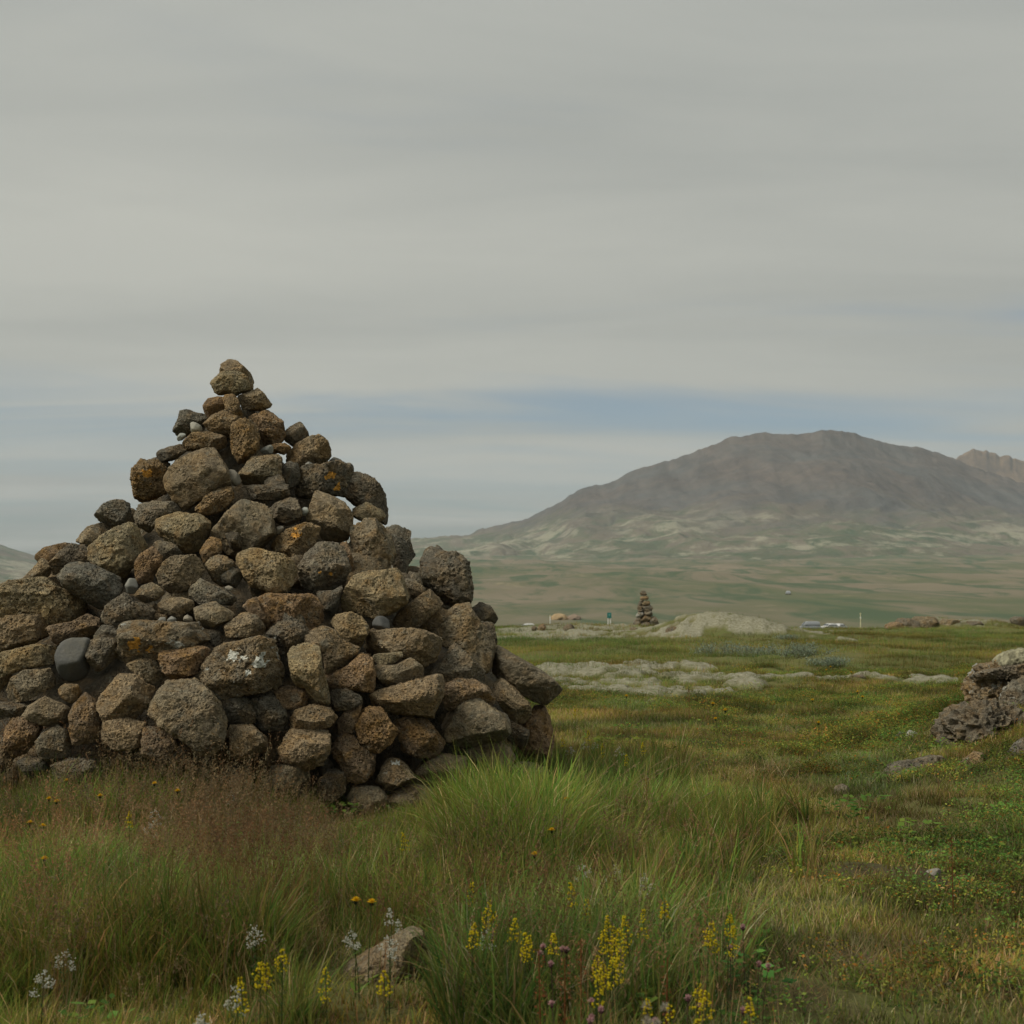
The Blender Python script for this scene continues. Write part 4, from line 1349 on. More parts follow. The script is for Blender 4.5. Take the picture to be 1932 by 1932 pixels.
def clump_short(cols, n=36, h=0.06, spread=0.08):
    r = Ribbons()
    for i in range(n):
        th = random.uniform(0, 6.283)
        rad = spread * math.sqrt(random.random())
        c = G(random.choice(cols))
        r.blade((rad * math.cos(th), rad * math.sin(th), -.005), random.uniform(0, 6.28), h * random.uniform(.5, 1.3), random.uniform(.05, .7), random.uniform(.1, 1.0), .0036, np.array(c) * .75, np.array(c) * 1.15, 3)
    return r


def clump_heath(cols, n=70, h=0.05, spread=0.08):
    r = Ribbons()
    for i in range(n):
        th = random.uniform(0, 6.283)
        q = random.random()
        rad = spread * math.sqrt(q)
        z = h * random.uniform(.15, 1.0) * (1 - .5 * q)
        c = np.array(G(random.choice(cols), .3))
        r.leaf((rad * math.cos(th), rad * math.sin(th), z), random.uniform(0, 6.28), random.uniform(-.3, .9), random.uniform(.007, .014), random.uniform(.005, .009), c, random.uniform(-.6, .6))
    for i in range(7):
        th = random.uniform(0, 6.283)
        r.blade((0, 0, 0), th, h * 1.5, .9, .2, .002, (0.07, 0.045, 0.025), None, 3)
    return r


def make_stuff(name, clumps, pts, label, cat, mat=M_BLADE):
    """pts: dict of x, y, z, scale, tint(3), lean"""
    col = bpy.data.collections.new(name + '_clumps')
    for i, r in enumerate(clumps):
        me = r.mesh(name + '_clump', mat)
        o = bpy.data.objects.new('%s_%02d' % (name, i), me)
        col.objects.link(o)
    n = len(pts['x'])
    me = bpy.data.meshes.new(name)
    me.vertices.add(n)
    me.vertices.foreach_set('co', np.stack([pts['x'], pts['y'], pts['z']], 1).astype(np.float32).ravel())
    rot = np.stack([pts.get('lx', np.zeros(n)), pts.get('ly', np.zeros(n)), pts.get('rz', RNG.uniform(0, 6.283, n))], 1)
    a = me.attributes.new('rot', 'FLOAT_VECTOR', 'POINT')
    a.data.foreach_set('vector', rot.astype(np.float32).ravel())
    a = me.attributes.new('scl', 'FLOAT_VECTOR', 'POINT')
    s = np.asarray(pts['s'])
    a.data.foreach_set('vector', np.stack([s, s, s * pts.get('sz', np.ones(n))], 1).astype(np.float32).ravel())
    a = me.attributes.new('idx', 'INT', 'POINT')
    a.data.foreach_set('value', RNG.integers(0, len(clumps), n).astype(np.int32))
    a = me.attributes.new('tint', 'FLOAT_COLOR', 'POINT')
    tt = np.ones((n, 4), np.float32)
    tt[:, :3] = pts['tint']
    a.data.foreach_set('color', tt.ravel())
    o = obj(name, me, mat)
    ng = bpy.data.node_groups.new(name + '_scatter', 'GeometryNodeTree')
    ng.interface.new_socket('Geometry', in_out='INPUT', socket_type='NodeSocketGeometry')
    ng.interface.new_socket('Geometry', in_out='OUTPUT', socket_type='NodeSocketGeometry')
    gi, go = ng.nodes.new('NodeGroupInput'), ng.nodes.new('NodeGroupOutput')
    ip = ng.nodes.new('GeometryNodeInstanceOnPoints')
    ci = ng.nodes.new('GeometryNodeCollectionInfo')
    ci.inputs['Collection'].default_value = col
    ci.inputs['Separate Children'].default_value = True
    ci.inputs['Reset Children'].default_value = True
    ip.inputs['Pick Instance'].default_value = True

    def named(nm, tp):
        q = ng.nodes.new('GeometryNodeInputNamedAttribute')
        q.data_type = tp
        q.inputs[0].default_value = nm
        return q.outputs[0]
    er = ng.nodes.new('FunctionNodeEulerToRotation')
    ng.links.new(named('rot', 'FLOAT_VECTOR'), er.inputs[0])
    ng.links.new(er.outputs[0], ip.inputs['Rotation'])
    ng.links.new(named('scl', 'FLOAT_VECTOR'), ip.inputs['Scale'])
    ng.links.new(named('idx', 'INT'), ip.inputs['Instance Index'])
    ng.links.new(gi.outputs[0], ip.inputs['Points'])
    ng.links.new(ci.outputs[0], ip.inputs['Instance'])
    ng.links.new(ip.outputs[0], go.inputs[0])
    md = o.modifiers.new('scatter', 'NODES')
    md.node_group = ng
    tag(o, label, cat, kind='stuff')
    return o


def sample_ground(n, d0, d1, umax=0.43, power=1.0):
    """points on the ground, even per picture row when power is 0, even per square metre when 1"""
    if power >= 1:
        d = np.sqrt(RNG.uniform(d0 * d0, d1 * d1, n))
    else:
        d = np.exp(RNG.uniform(math.log(d0), math.log(d1), n))
    u = RNG.uniform(-umax, umax, n)
    return u * d, d


def blob(X, R, x0, y0, sx, sy):
    return np.exp(-((X - x0) / sx) ** 2 - ((R - y0) / sy) ** 2)


def clearing(X, R):
    """thin growth round the half buried boulder"""
    return (1 - .98 * np.minimum(1, 1.5 * blob(X, R, 715, 1890, 150, 90))) * (1 - .97 * np.minimum(1, 1.4 * blob(X, R, 725, 2060, 150, 150)))


def screen(x, y):
    """where a ground point shows in the photograph: used to lay out the vegetation zones"""
    return W0 / 2 + FPX * x / y, 1135 + FPX / y


ROCKS = []


def in_cairn(x, y, m=0.0):
    s = np.sqrt((x - CX) ** 2 + (y - CY) ** 2)
    return s < 1.72 + m


def pick(x, y, w):
    k = RNG.uniform(0, 1, len(x)) < w
    return x[k], y[k]


def tint_noise(x, y, sc, seed, lo=0.75, hi=1.25, hue=.5):
    n = fbm2(x / sc, y / sc, 3, seed) + .5 * RNG.normal(0, .3, len(x))
    v = np.clip(1 + 1.6 * n * (hi - lo), lo * .8, hi * 1.15)
    w = fbm2(x / sc * .7 + 9, y / sc * .7, 3, seed + 1)
    return np.stack([v * (1 + hue * w), v * (1 + 0.02 * w), v * (1 - .1 * w)], 1)


# --- tall green grass
tall = [clump_tall([GREEN, GREEN, DKGREEN, YGREEN, OLIVE, BROWN, STRAW, OLIVE][:random.choice((5, 7, 8))], 30, random.uniform(.20, .30), random.choice((.0048, .0065, .0085)), .055) for _ in range(8)]
x, y = sample_ground(42000, 2.6, 9.2)
X, R = screen(x, y)
w = 1.1 * blob(X, R, 1040, 1620, 220, 50) + .95 * blob(X, R, 250, 1880, 480, 130) + .70 * blob(X, R, 760, 1800, 300, 130) + .45 * blob(X, R, 420, 1590, 420, 40) \
    + .30 * blob(X, R, 1150, 1760, 160, 110) + .30 * blob(X, R, 200, 1600, 500, 150) + .3 * blob(X, R, 150, 1780, 400, 80) + .5 * blob(X, R, 1320, 1560, 100, 40) + .35 * blob(X, R, 1080, 1500, 160, 30) + .7 * blob(X, R, 250, 1530, 320, 35)
w = w * clearing(X, R) * (1 - .8 * blob(X, R, 630, 1660, 110, 60))
w = w + .22 * sstep(1840, 2000, R) * (X < 1200) * clearing(X, R)
w = w * (0.25 + 1.4 * np.clip(.5 + 1.5 * fbm2(x / .42, y / .42, 2, 205), 0, 1))
w[in_cairn(x, y, -.12)] = 0
x, y = pick(x, y, np.clip(w * .85, 0, 1))
n = len(x)
X, R = screen(x, y)
big = .86 * (1 + .38 * blob(X, R, 1030, 1610, 230, 60)) * (1 - .5 * sstep(1720, 1560, R) * sstep(880, 780, X) * sstep(520, 640, X))
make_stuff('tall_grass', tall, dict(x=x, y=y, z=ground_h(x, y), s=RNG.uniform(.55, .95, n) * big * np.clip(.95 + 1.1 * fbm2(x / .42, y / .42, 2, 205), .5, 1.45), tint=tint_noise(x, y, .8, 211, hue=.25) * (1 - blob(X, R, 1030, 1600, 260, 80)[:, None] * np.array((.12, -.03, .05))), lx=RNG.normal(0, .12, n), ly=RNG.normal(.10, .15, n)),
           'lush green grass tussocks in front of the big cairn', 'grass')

# --- red-brown bent grass
brown = [clump_brown(16, random.uniform(.20, .28)) for _ in range(7)]
x, y = sample_ground(20000, 2.6, 9.5)
X, R = screen(x, y)
w = .72 * blob(X, R, 180, 1640, 420, 120) + .50 * blob(X, R, 560, 1680, 240, 110) + .3 * blob(X, R, 900, 1850, 400, 120) + .45 * blob(X, R, 1120, 1900, 300, 90) + .15 * blob(X, R, 500, 1860, 500, 140) + 1.0 * blob(X, R, 250, 1535, 330, 40) + .30 * blob(X, R, 1250, 1620, 200, 120) + .3 * blob(X, R, 1150, 1480, 130, 40)
w = w * (0.4 + 1.1 * np.clip(.5 - .6 * fbm2(x / .42, y / .42, 2, 205) + .6 * fbm2(x / .3, y / .3, 2, 221), 0, 1)) * clearing(X, R)
w[in_cairn(x, y, -.15)] = 0
x, y = pick(x, y, np.clip(w * .30, 0, 1))
n = len(x)
X, R = screen(x, y)
make_stuff('brown_grass', brown, dict(x=x, y=y, z=ground_h(x, y), s=RNG.uniform(.55, 1.0, n) * (1 - .45 * sstep(480, 620, X) * sstep(1720, 1600, R)) * (1 + .55 * blob(X, R, 250, 1535, 330, 45)), tint=tint_noise(x, y, .7, 231, hue=.3), lx=RNG.normal(0, .1, n), ly=RNG.normal(.05, .12, n)),
           'red brown bent grass with fine seed heads left of the cairn foot', 'grass')

# --- dead straw
straw = [clump_straw() for _ in range(5)]
x, y = sample_ground(26000, 2.6, 13)
X, R = screen(x, y)
w = .9 * blob(X, R, 630, 1660, 130, 70) + .35 * blob(X, R, 400, 1700, 400, 200) + .8 * blob(X, R, 1690, 1560, 130, 40) + .6 * blob(X, R, 1640, 1840, 200, 70) + .6 * blob(X, R, 1540, 1900, 160, 60) + .45 * blob(X, R, 1460, 1485, 90, 18) + .04 * (X > 1150) + .3 * blob(X, R, 1900, 1700, 150, 60) + .04
w = w * (0.3 + 1.2 * np.clip(.5 + 1.4 * fbm2(x / .4, y / .4, 3, 241), 0, 1))
w[in_cairn(x, y, -.05)] = 0
x, y = pick(x, y, np.clip(w * .55, 0, 1))
n = len(x)
make_stuff('dead_grass', straw, dict(x=x, y=y, z=ground_h(x, y), s=RNG.uniform(.4, .9, n), tint=tint_noise(x, y, .6, 251, hue=.2)),
           'dry straw coloured dead grass matted between green growth', 'grass')

# --- short turf near
short = [clump_short([OLIVE, GREEN, YGREEN, OLIVE, BROWN, STRAW], 44, random.uniform(.035, .06)) for _ in range(7)]
x, y = sample_ground(85000, 2.6, 20)
X, R = screen(x, y)
w = .55 + .4 * sstep(1100, 1350, X)
w = w * (0.35 + 1.1 * np.clip(.55 + fbm2(x / .5, y / .5, 3, 261), 0, 1)) * np.clip(1 - 1.25 * dirt_mask(x, y), 0, 1) * (1 - moss_amount(x, y)) * np.clip(1 - moss_mask(x, y + .6) * sstep(11, 13, y), .12, 1)
w[in_cairn(x, y, -.05)] = 0
x, y = pick(x, y, np.clip(w * .8, 0, 1))
n = len(x)
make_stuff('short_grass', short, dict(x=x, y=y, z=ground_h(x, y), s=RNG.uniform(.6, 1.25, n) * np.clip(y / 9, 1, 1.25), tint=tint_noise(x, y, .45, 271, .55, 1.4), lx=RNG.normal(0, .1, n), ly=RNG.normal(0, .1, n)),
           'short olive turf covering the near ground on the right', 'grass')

# --- low heath with small leaves
heath = [clump_heath([HEATH, HEATH, GREEN, YGREEN, HEATH, YGREEN, ORANGE, DKGREEN], 80, random.uniform(.04, .07)) for _ in range(5)] + [clump_heath([HEATH, ORANGE, BROWN, YGREEN, OLIVE], 60, .05), clump_heath([DKGREEN, GREEN, DKGREEN], 80, .06)]
x, y = sample_ground(70000, 2.6, 22)
X, R = screen(x, y)
w = 1.0 * blob(X, R, 1900, 1650, 260, 330) + .5 * sstep(1300, 1500, X) + .45 * sstep(11, 14, y) + .55 * blob(X, R, 1650, 1420, 300, 40) + .9 * blob(X, R, 20, 1530, 110, 50) + .4 * blob(X, R, 1150, 1800, 170, 90)
w = w * np.clip(.42 + 2.2 * fbm2(x / .55, y / .55, 3, 281), 0, 1) * np.clip(1 - 1.1 * dirt_mask(x, y), 0, 1) * (1 - moss_amount(x, y)) * np.clip(1 - 1.2 * moss_mask(x, y + .6) * sstep(11, 13, y), .06, 1)
w[in_cairn(x, y, 0)] = 0
x, y = pick(x, y, np.clip(w, 0, 1))
n = len(x)
make_stuff('heath_plants', heath, dict(x=x, y=y, z=ground_h(x, y), s=RNG.uniform(.7, 1.3, n) * np.clip(y / 8, 1, 1.25), tint=tint_noise(x, y, .35, 291, .6, 1.4), lx=RNG.normal(0, .15, n), ly=RNG.normal(0, .15, n)),
           'low leafy heath plants with a few orange leaves on the right', 'heath')

# --- broad leaved herbs among the grass


def clump_herb():
    r = Ribbons()
    for i in range(26):
        th = random.uniform(0, 6.283)
        q = math.sqrt(random.random())
        zz0 = random.uniform(.02, .10) * (1 - .4 * q)
        c = G(random.choice([GREEN, DKGREEN, HEATH, GREEN]), .25)
        p = (.07 * q * math.cos(th), .07 * q * math.sin(th), zz0)
        r.leaf(p, th + random.uniform(-.5, .5), random.uniform(-.3, .5), random.uniform(.02, .042), random.uniform(.014, .030), c, random.uniform(-.5, .5))
        r.blade((0, 0, 0), th, math.hypot(.07 * q, zz0), math.atan2(.07 * q, zz0), 0, .0025, (0.10, 0.10, 0.04), None, 2)
    return r


herb = [clump_herb() for _ in range(5)]
x, y = sample_ground(6000, 2.6, 11)
X, R = screen(x, y)
w = .9 * blob(X, R, 20, 1540, 110, 50) + .35 * blob(X, R, 1150, 1790, 170, 90) + .25 * blob(X, R, 1330, 1560, 120, 60) + .10 * (X > 1100) + .16 * (X < 900)
w = w * np.clip(.3 + 2.2 * fbm2(x / .5, y / .5, 3, 283), 0, 1)
w[in_cairn(x, y, 0)] = 0
x, y = pick(x, y, np.clip(w, 0, 1))
n = len(x)
make_stuff('leafy_herbs', herb, dict(x=x, y=y, z=ground_h(x, y), s=RNG.uniform(.6, 1.2, n), tint=tint_noise(x, y, .5, 293, .75, 1.25)),
           'broad leaved green herbs mixed into the grass', 'herbs')

# --- meadow further off
mead = [clump_short([OLIVE, YGREEN, OLIVE, GREEN, BROWN, DKGREEN], 34, .095, .20) for _ in range(6)] + [clump_short([BROWN, RUST, OLIVE], 26, .08, .2)]
x1, y1 = sample_ground(26000, 13, 58, .42, 0)
x2, y2 = sample_ground(16000, 20, 60, .42, 1)
x, y = np.concatenate([x1, x2]), np.concatenate([y1, y2])
w = (1 - .72 * moss_amount(x, y)) * np.clip(.6 + 1.2 * fbm2(x / 2.5, y / 4.0, 3, 301), .15, 1)
x, y = pick(x, y, np.clip(w, 0, 1))
n = len(x)
make_stuff('meadow_grass', mead, dict(x=x, y=y, z=ground_h(x, y), s=RNG.uniform(.6, 1.2, n) * np.clip(y / 22, .7, 1.3), tint=tint_noise(x, y, 1.6, 311, .6, 1.35), lx=RNG.normal(0, .1, n), ly=RNG.normal(0, .1, n)),
           'green olive meadow reaching to the far cairn', 'grass')
dk = [clump_heath([DKGREEN, GREEN, DKGREEN, HEATH], 110, .12, .25) for _ in range(4)]
x, y = sample_ground(7000, 11, 55, .42, 0)
w = (1 - moss_amount(x, y)) * np.clip(1 - 1.2 * moss_mask(x, y + .8), 0, 1) * sstep(.05, .30, fbm2(x / 1.8, y / 1.6, 3, 321))
x, y = pick(x, y, w)
n = len(x)
make_stuff('low_willow_scrub', dk, dict(x=x, y=y, z=ground_h(x, y), s=RNG.uniform(.6, 1.2, n), tint=tint_noise(x, y, 2., 331, .7, 1.2)),
           'dark low scrub patches dotted over the meadow', 'scrub')

# ------------------------------------------------------------------ plants that can be counted
ORD = ['leftmost', 'second', 'third', 'fourth', 'fifth', 'sixth', 'seventh', 'eighth', 'ninth', 'tenth', 'eleventh', 'twelfth', 'thirteenth', 'fourteenth', 'fifteenth', 'sixteenth', 'seventeenth', 'eighteenth', 'nineteenth', 'twentieth']
YEL = (0.52, 0.42, 0.020)
YEL2 = (0.60, 0.36, 0.012)
WHT = (0.50, 0.50, 0.43)
PNK = (0.50, 0.29, 0.30)
STEMG = (0.055, 0.075, 0.025)


def plant_base(px, row, h):
    """ground point under a flower head that shows at (px, row) and stands h high"""
    d = FPX * (1 - h) / (row - 1135.0)
    for _ in range(6):
        x = (px - W0 / 2) / FPX * d
        z = gz(x, d)
        d = FPX * (EYE - (z + h)) / max(row - HOR, 8)
    return np.array(((px - W0 / 2) / FPX * d, d, gz((px - W0 / 2) / FPX * d, d)))


def bedstraw(h, spike, seed, col):
    random.seed(seed)
    st, fl, lf = Ribbons(), Ribbons(), Ribbons()
    lean = random.uniform(-.12, .12)
    ax = [np.array((lean * h * k * k, 0.3 * lean * h * k * k, h * k)) for k in np.linspace(0, 1, 7)]
    st.tube(ax, .0016, .0008, STEMG)
    nb = 70
    for i in range(nb):
        k = random.random() ** .8
        zz = h - spike * k
        rad = (.0025 + .0072 * min(1, k * 2.2)) * (1.0 if (k < .45 or random.random() < .75) else 1.6)
        if .50 < k < .60 or .76 < k < .84:
            continue
        f = zz / h
        c = np.array((lean * h * f * f, .3 * lean * h * f * f, zz))
        a = random.uniform(0, 6.283)
        fl.blob(c + np.array((rad * math.cos(a), rad * math.sin(a), 0)), random.uniform(.0018, .0033), G(col, .2))
    for i in range(7):
        zz = (h - spike) * (i + .5) / 7 + .01
        for j in range(6):
            a = j * 1.047 + random.random()
            lf.leaf((lean * h * (zz / h) ** 2, 0, zz), a, .3, random.uniform(.010, .018), .0022, G((0.045, 0.078, 0.022)))
    return st, fl, lf


def whorl_white(h, seed):
    random.seed(seed)
    st, fl, lf = Ribbons(), Ribbons(), Ribbons()
    lean = random.uniform(-.2, .2)
    st.tube([np.array((lean * h * k * k, 0, h * k)) for k in np.linspace(0, 1, 6)], .0016, .0008, STEMG)
    for q in range(5):
        k = 1 - .055 * q - random.uniform(0, .02)
        for w in range(2 if q else 1):
            a = random.uniform(0, 6.283)
            off = .004 + .011 * min(q, 2) * .7
            c0 = np.array((lean * h * k * k + off * math.cos(a), off * math.sin(a), h * k))
            for i in range(12):
                fl.blob(c0 + np.array([random.gauss(0, .0040) for _ in range(3)]), random.uniform(.0014, .0025), G(WHT, .12))
    for i in range(6):
        for j in range(4):
            lf.leaf((lean * h * (.12 * i + .1) ** 2, 0, h * (.12 * i + .1)), j * 1.57 + .4 * i, .35, .018, .004, G((0.05, 0.085, 0.03)))
    return st, fl, lf


def daisy(h, seed, col, r=.014):
    random.seed(seed)
    st, fl, lf = Ribbons(), Ribbons(), Ribbons()
    lean = random.uniform(-.15, .15)
    st.tube([np.array((lean * h * k * k, 0, h * k)) for k in np.linspace(0, 1, 6)], .0015, .0010, STEMG)
    top = np.array((lean * h, 0, h))
    for ring, el in ((0, .15), (1, .55), (2, 1.0)):
        for j in range(18 - 4 * ring):
            fl.leaf(top + np.array((0, 0, .001 * ring)), j * 6.283 / (18 - 4 * ring) + .2 * ring, el, r * (1 - .2 * ring), r * .30, G(col, .12))
    fl.blob(top, r * .35, np.array(col) * .85)
    lf.blob(top - np.array((0, 0, r * .4)), r * .42, (0.03, 0.045, 0.02), 1.2)
    for j in range(4):
        lf.leaf((0, 0, .01), j * 1.57 + random.random(), .4, .05, .012, G(GREEN))
    return st, fl, lf


def fleabane(h, seed, col=PNK, fluffy=False):
    random.seed(seed)
    st, fl, lf = Ribbons(), Ribbons(), Ribbons()
    lean = random.uniform(-.12, .12)
    st.tube([np.array((lean * h * k * k, 0, h * k)) for k in np.linspace(0, 1, 6)], .0015, .0012, (0.09, 0.06, 0.04))
    top = np.array((lean * h, 0, h))
    r = .0085 if not fluffy else .013
    for j in range(60 if not fluffy else 110):
        a = random.uniform(0, 6.283)
        e = random.uniform(-.1, 1.5) if not fluffy else random.uniform(-.7, 1.5)
        fl.leaf(top, a, e, r * random.uniform(.8, 1.15), r * .22 if not fluffy else r * .08, G(col, .2), random.uniform(0, 3))
    lf.blob(top - np.array((0, 0, .004)), .0062 if not fluffy else .004, (0.10, 0.05, 0.05) if not fluffy else (.09, .07, .04), 1.1)
    for j in range(6):
        zz = h * (.08 + .13 * j)
        lf.leaf((lean * h * (zz / h) ** 2, 0, zz), random.uniform(0, 6.28), .8, .022, .004, G((0.06, 0.08, 0.03)))
    return st, fl, lf


def sorrel(h, seed):
    random.seed(seed)
    st, fl, lf = Ribbons(), Ribbons(), Ribbons()
    lean = random.uniform(-.1, .05)
    st.tube([np.array((lean * h * k, 0, h * k)) for k in np.linspace(0, 1, 6)], .0022, .0012, (0.19, 0.075, 0.030))
    for i in range(60):
        k = random.uniform(.45, 1.0)
        a = random.uniform(0, 6.283)
        fl.leaf((lean * h * k + .006 * math.cos(a), .006 * math.sin(a), h * k), a, random.uniform(-.5, .8), random.uniform(.005, .009), .004, G((0.19, 0.070, 0.030), .3), random.uniform(0, 3))
    for j in range(3):
        lf.leaf((0, 0, .01), j * 2.1, .7, .06, .018, G(GREEN))
    return st, fl, lf


def add_plant(name, parts, names, base, label, cat, group):
    e = empty(name, tuple(base), random.uniform(0, 6.28))
    tag(e, label, cat, group)
    for r, nm in zip(parts, names):
        if r.n:
            obj(nm, r.mesh(nm, M_PLANT), None, e)
    return e


def six(z):
    return (1004.6 + z[0] * .28, 1391 + z[1] * .28)


def five(z):
    return (541 + z[0] * .28, 1391 + z[1] * .28)


def four(z):
    return (z[0] * .28, 1391 + z[1] * .28)


def seven(z):
    return (1391 + z[0] * .28, 1159 + z[1] * .28)


def series(pts, fmt):
    """label a row of like plants by their order from the left"""
    p = sorted(pts)
    return [(q, fmt.format(ORD[i] + (' from the left' if i else ''))) for i, q in enumerate(p)]


YB = series([six(z) for z in [(313, 950), (345, 1070), (515, 1170), (655, 1170), (745, 1110), (865, 1050)]], 'tall yellow bedstraw spike, {}, along the top of the densest yellow clump')
YB += series([six(z) for z in [(490, 1260), (545, 1240), (605, 1260), (570, 1330), (425, 1420), (550, 1380), (485, 1460), (535, 1450), (405, 1510)]], 'low yellow bedstraw spike, {}, inside the densest yellow clump')
YB += series([six(z) for z in [(1145, 1205), (1290, 1165), (1325, 1235), (1250, 1280)]], 'yellow bedstraw spike, {}, in the foursome right of the dense clump')
YB += series([six(z) for z in [(1070, 1605), (1128, 1690), (1070, 1850), (765, 1715), (918, 1710), (1435, 1720)]], 'yellow bedstraw spike, {}, among the pink heads at the bottom edge')
YB += series([five(z) for z in [(1225, 960), (1305, 1065), (1365, 1150), (1245, 1215), (1515, 1205), (1575, 1315), (1605, 1265), (1775, 1285)]], 'thin yellow bedstraw spike, {}, between the boulder and dense clump')
YB += [(five((828, 615)), 'lone yellow bedstraw spike below the cairn stones at the green tuft'), (five((295, 1490)), 'yellow bedstraw spike at the left end of the half buried boulder'),
       (five((695, 1525)), 'yellow bedstraw spike in front of the half buried boulder')]
YB += series([four(z) for z in [(1925, 1380), (1780, 1470), (1835, 1470), (1690, 1560)]], 'yellow bedstraw spike, {}, in the foursome left of the boulder')
YB += series([(1085, 1335), (1110, 1375), (1180, 1420), (1066, 1392), (1135, 1402), (1215, 1398)], 'yellow bedstraw spike, {}, by the right foot of the cairn')
YB += [(four((900, 480)), 'small yellow bedstraw spike in the brown grass under the cairn')]
for k, ((px, row), lb) in enumerate(YB):
    h = random.Random(k).uniform(.21, .26)
    base = plant_base(px, row, h)
    sp = random.Random(k + 50).uniform(.045, .08)
    add_plant('yellow_bedstraw', bedstraw(h, sp, 600 + k, YEL), ('stem', 'flower_spike', 'leaf_whorls'), base, lb, 'wildflower', 'yellow bedstraw in the foreground grass')

HW = series([four(z) for z in [(333, 110), (438, 280), (1065, 300)]], 'orange yellow hawkweed, {}, of three closest to the cairn foot')
HW += series([four(z) for z in [(358, 400), (398, 420), (1157, 350), (703, 378), (240, 550), (322, 580), (360, 785)]], 'yellow hawkweed, {}, in the brown grass at far left')
HW += [(six((258, 352)), 'upper of two stacked yellow hawkweeds right of the cairn'), (six((262, 410)), 'lower of two stacked yellow hawkweeds right of the cairn'), (six((175, 600)), 'yellow hawkweed below the stacked pair in green grass'),
       (six((63, 768)), 'small side turned yellow hawkweed in the green tuft'), (five((480, 1065)), 'left of two small yellow hawkweeds on dry straw patch'), (five((565, 1095)), 'right of two small yellow hawkweeds on dry straw patch')]
HW += series([seven(z) for z in [(600, 352), (622, 345), (765, 348), (793, 515), (825, 528), (497, 592), (540, 725), (-60, 640), (-130, 700)]], 'tiny yellow hawkweed, {}, out in the middle of the meadow')
HW += [((1345, 1328), 'yellow hawkweed beside the front edge of the moss'), ((1180, 1312), 'yellow hawkweed on the near moss band right of the jutting slab')]
for k, ((px, row), lb) in enumerate(HW):
    h = random.Random(k + 200).uniform(.20, .27)
    base = plant_base(px, row, h)
    sc = 0.0145 * min(1.4, max(1.0, base[1] / 7))
    add_plant('hawkweed', daisy(h, 800 + k, YEL2, sc), ('stem', 'flower_head', 'leaves'), base, lb, 'wildflower', 'hawkweeds scattered in the grass')

WB = series([six(z) for z in [(345, 830), (510, 850), (745, 910)]], 'white bedstraw plume, {}, of three above the dense yellow clump')
WB += series([six(z) for z in [(250, 60), (350, 20), (415, 30), (590, 80)]], 'white bedstraw plume, {}, beside the right foot of the cairn')
WB += [(five((1155, 110)), 'white bedstraw plume against the lowest cairn stones'), (five((1350, 1270)), 'white bedstraw among thin yellow spikes right of the boulder'), (five((505, 1285)), 'small white bedstraw behind the left of the boulder'),
       (five((705, 1320)), 'small white bedstraw behind the boulder crest'), (five((712, 1130)), 'small white bedstraw on the dry straw patch')]
WB += series([four(z) for z in [(1050, 480), (1080, 560), (1570, 370)]], 'pale white bedstraw, {}, in brown grass below the cairn')
WB += series([four(z) for z in [(480, 1420), (330, 1530), (1640, 1640), (1415, 1820), (1730, 1270)]], 'white bedstraw, {}, in the dark grass at lower left')
for k, ((px, row), lb) in enumerate(WB):
    h = random.Random(k + 300).uniform(.16, .22)
    base = plant_base(px, row, h)
    add_plant('white_bedstraw', whorl_white(h, 1000 + k), ('stem', 'flower_clusters', 'leaf_whorls'), base, lb, 'wildflower', 'white bedstraw in the grass')

PK = series([six(z) for z in [(35, 1405), (105, 1370), (165, 1390), (145, 1490), (225, 1390)]], 'pink fleabane head, {}, in the pale group by the red stalks')
PK += series([six(z) for z in [(1405, 1240), (1315, 1375), (1485, 1480), (1515, 1490)]], 'pink fleabane head, {}, of four right of the yellow flowers')
PK += series([six(z) for z in [(350, 1740), (455, 1785), (365, 1835), (365, 1870), (170, 1755), (760, 1870), (1020, 1710), (1110, 1760), (1345, 1770)]], 'pink fleabane head, {}, along the bottom edge')
for k, ((px, row), lb) in enumerate(PK):
    h = random.Random(k + 400).uniform(.15, .20)
    base = plant_base(px, row, h)
    add_plant('pink_fleabane', fleabane(h, 1200 + k), ('stem', 'flower_head', 'leaves'), base, lb, 'wildflower', 'pink fleabane at the bottom of the picture')
FL = series([six(z) for z in [(765, 1770), (880, 1785), (795, 1850), (850, 1900)]], 'pale fluffy seed head, {}, at the bottom edge')
for k, ((px, row), lb) in enumerate(FL):
    h = .22
    add_plant('fluffy_seed_head', fleabane(h, 1300 + k, (0.38, 0.34, 0.27), True), ('stem', 'seed_fluff', 'bracts'), plant_base(px, row, h), lb, 'seed head', 'fluffy seed heads in front')
SR = series([six(z) for z in [(60, 1370), (210, 1450), (320, 1330), (880, 1450)]], 'rust red sorrel stalk, {}, near the pink and yellow flowers')
SR += [((1788, 1565), 'tall rust red sorrel stalk standing in the right heath'), (six((755, 260)), 'short rust red stalk among the long pale grass stems'), ((1298, 1300), 'thin dark dock stalk in front of the moss')]
for k, ((px, row), lb) in enumerate(SR):
    h = random.Random(k + 500).uniform(.22, .30)
    add_plant('sorrel_stalk', sorrel(h, 1400 + k), ('stem', 'seed_spike', 'leaves'), plant_base(px, row, h), lb, 'wildflower', 'sorrel stalks')

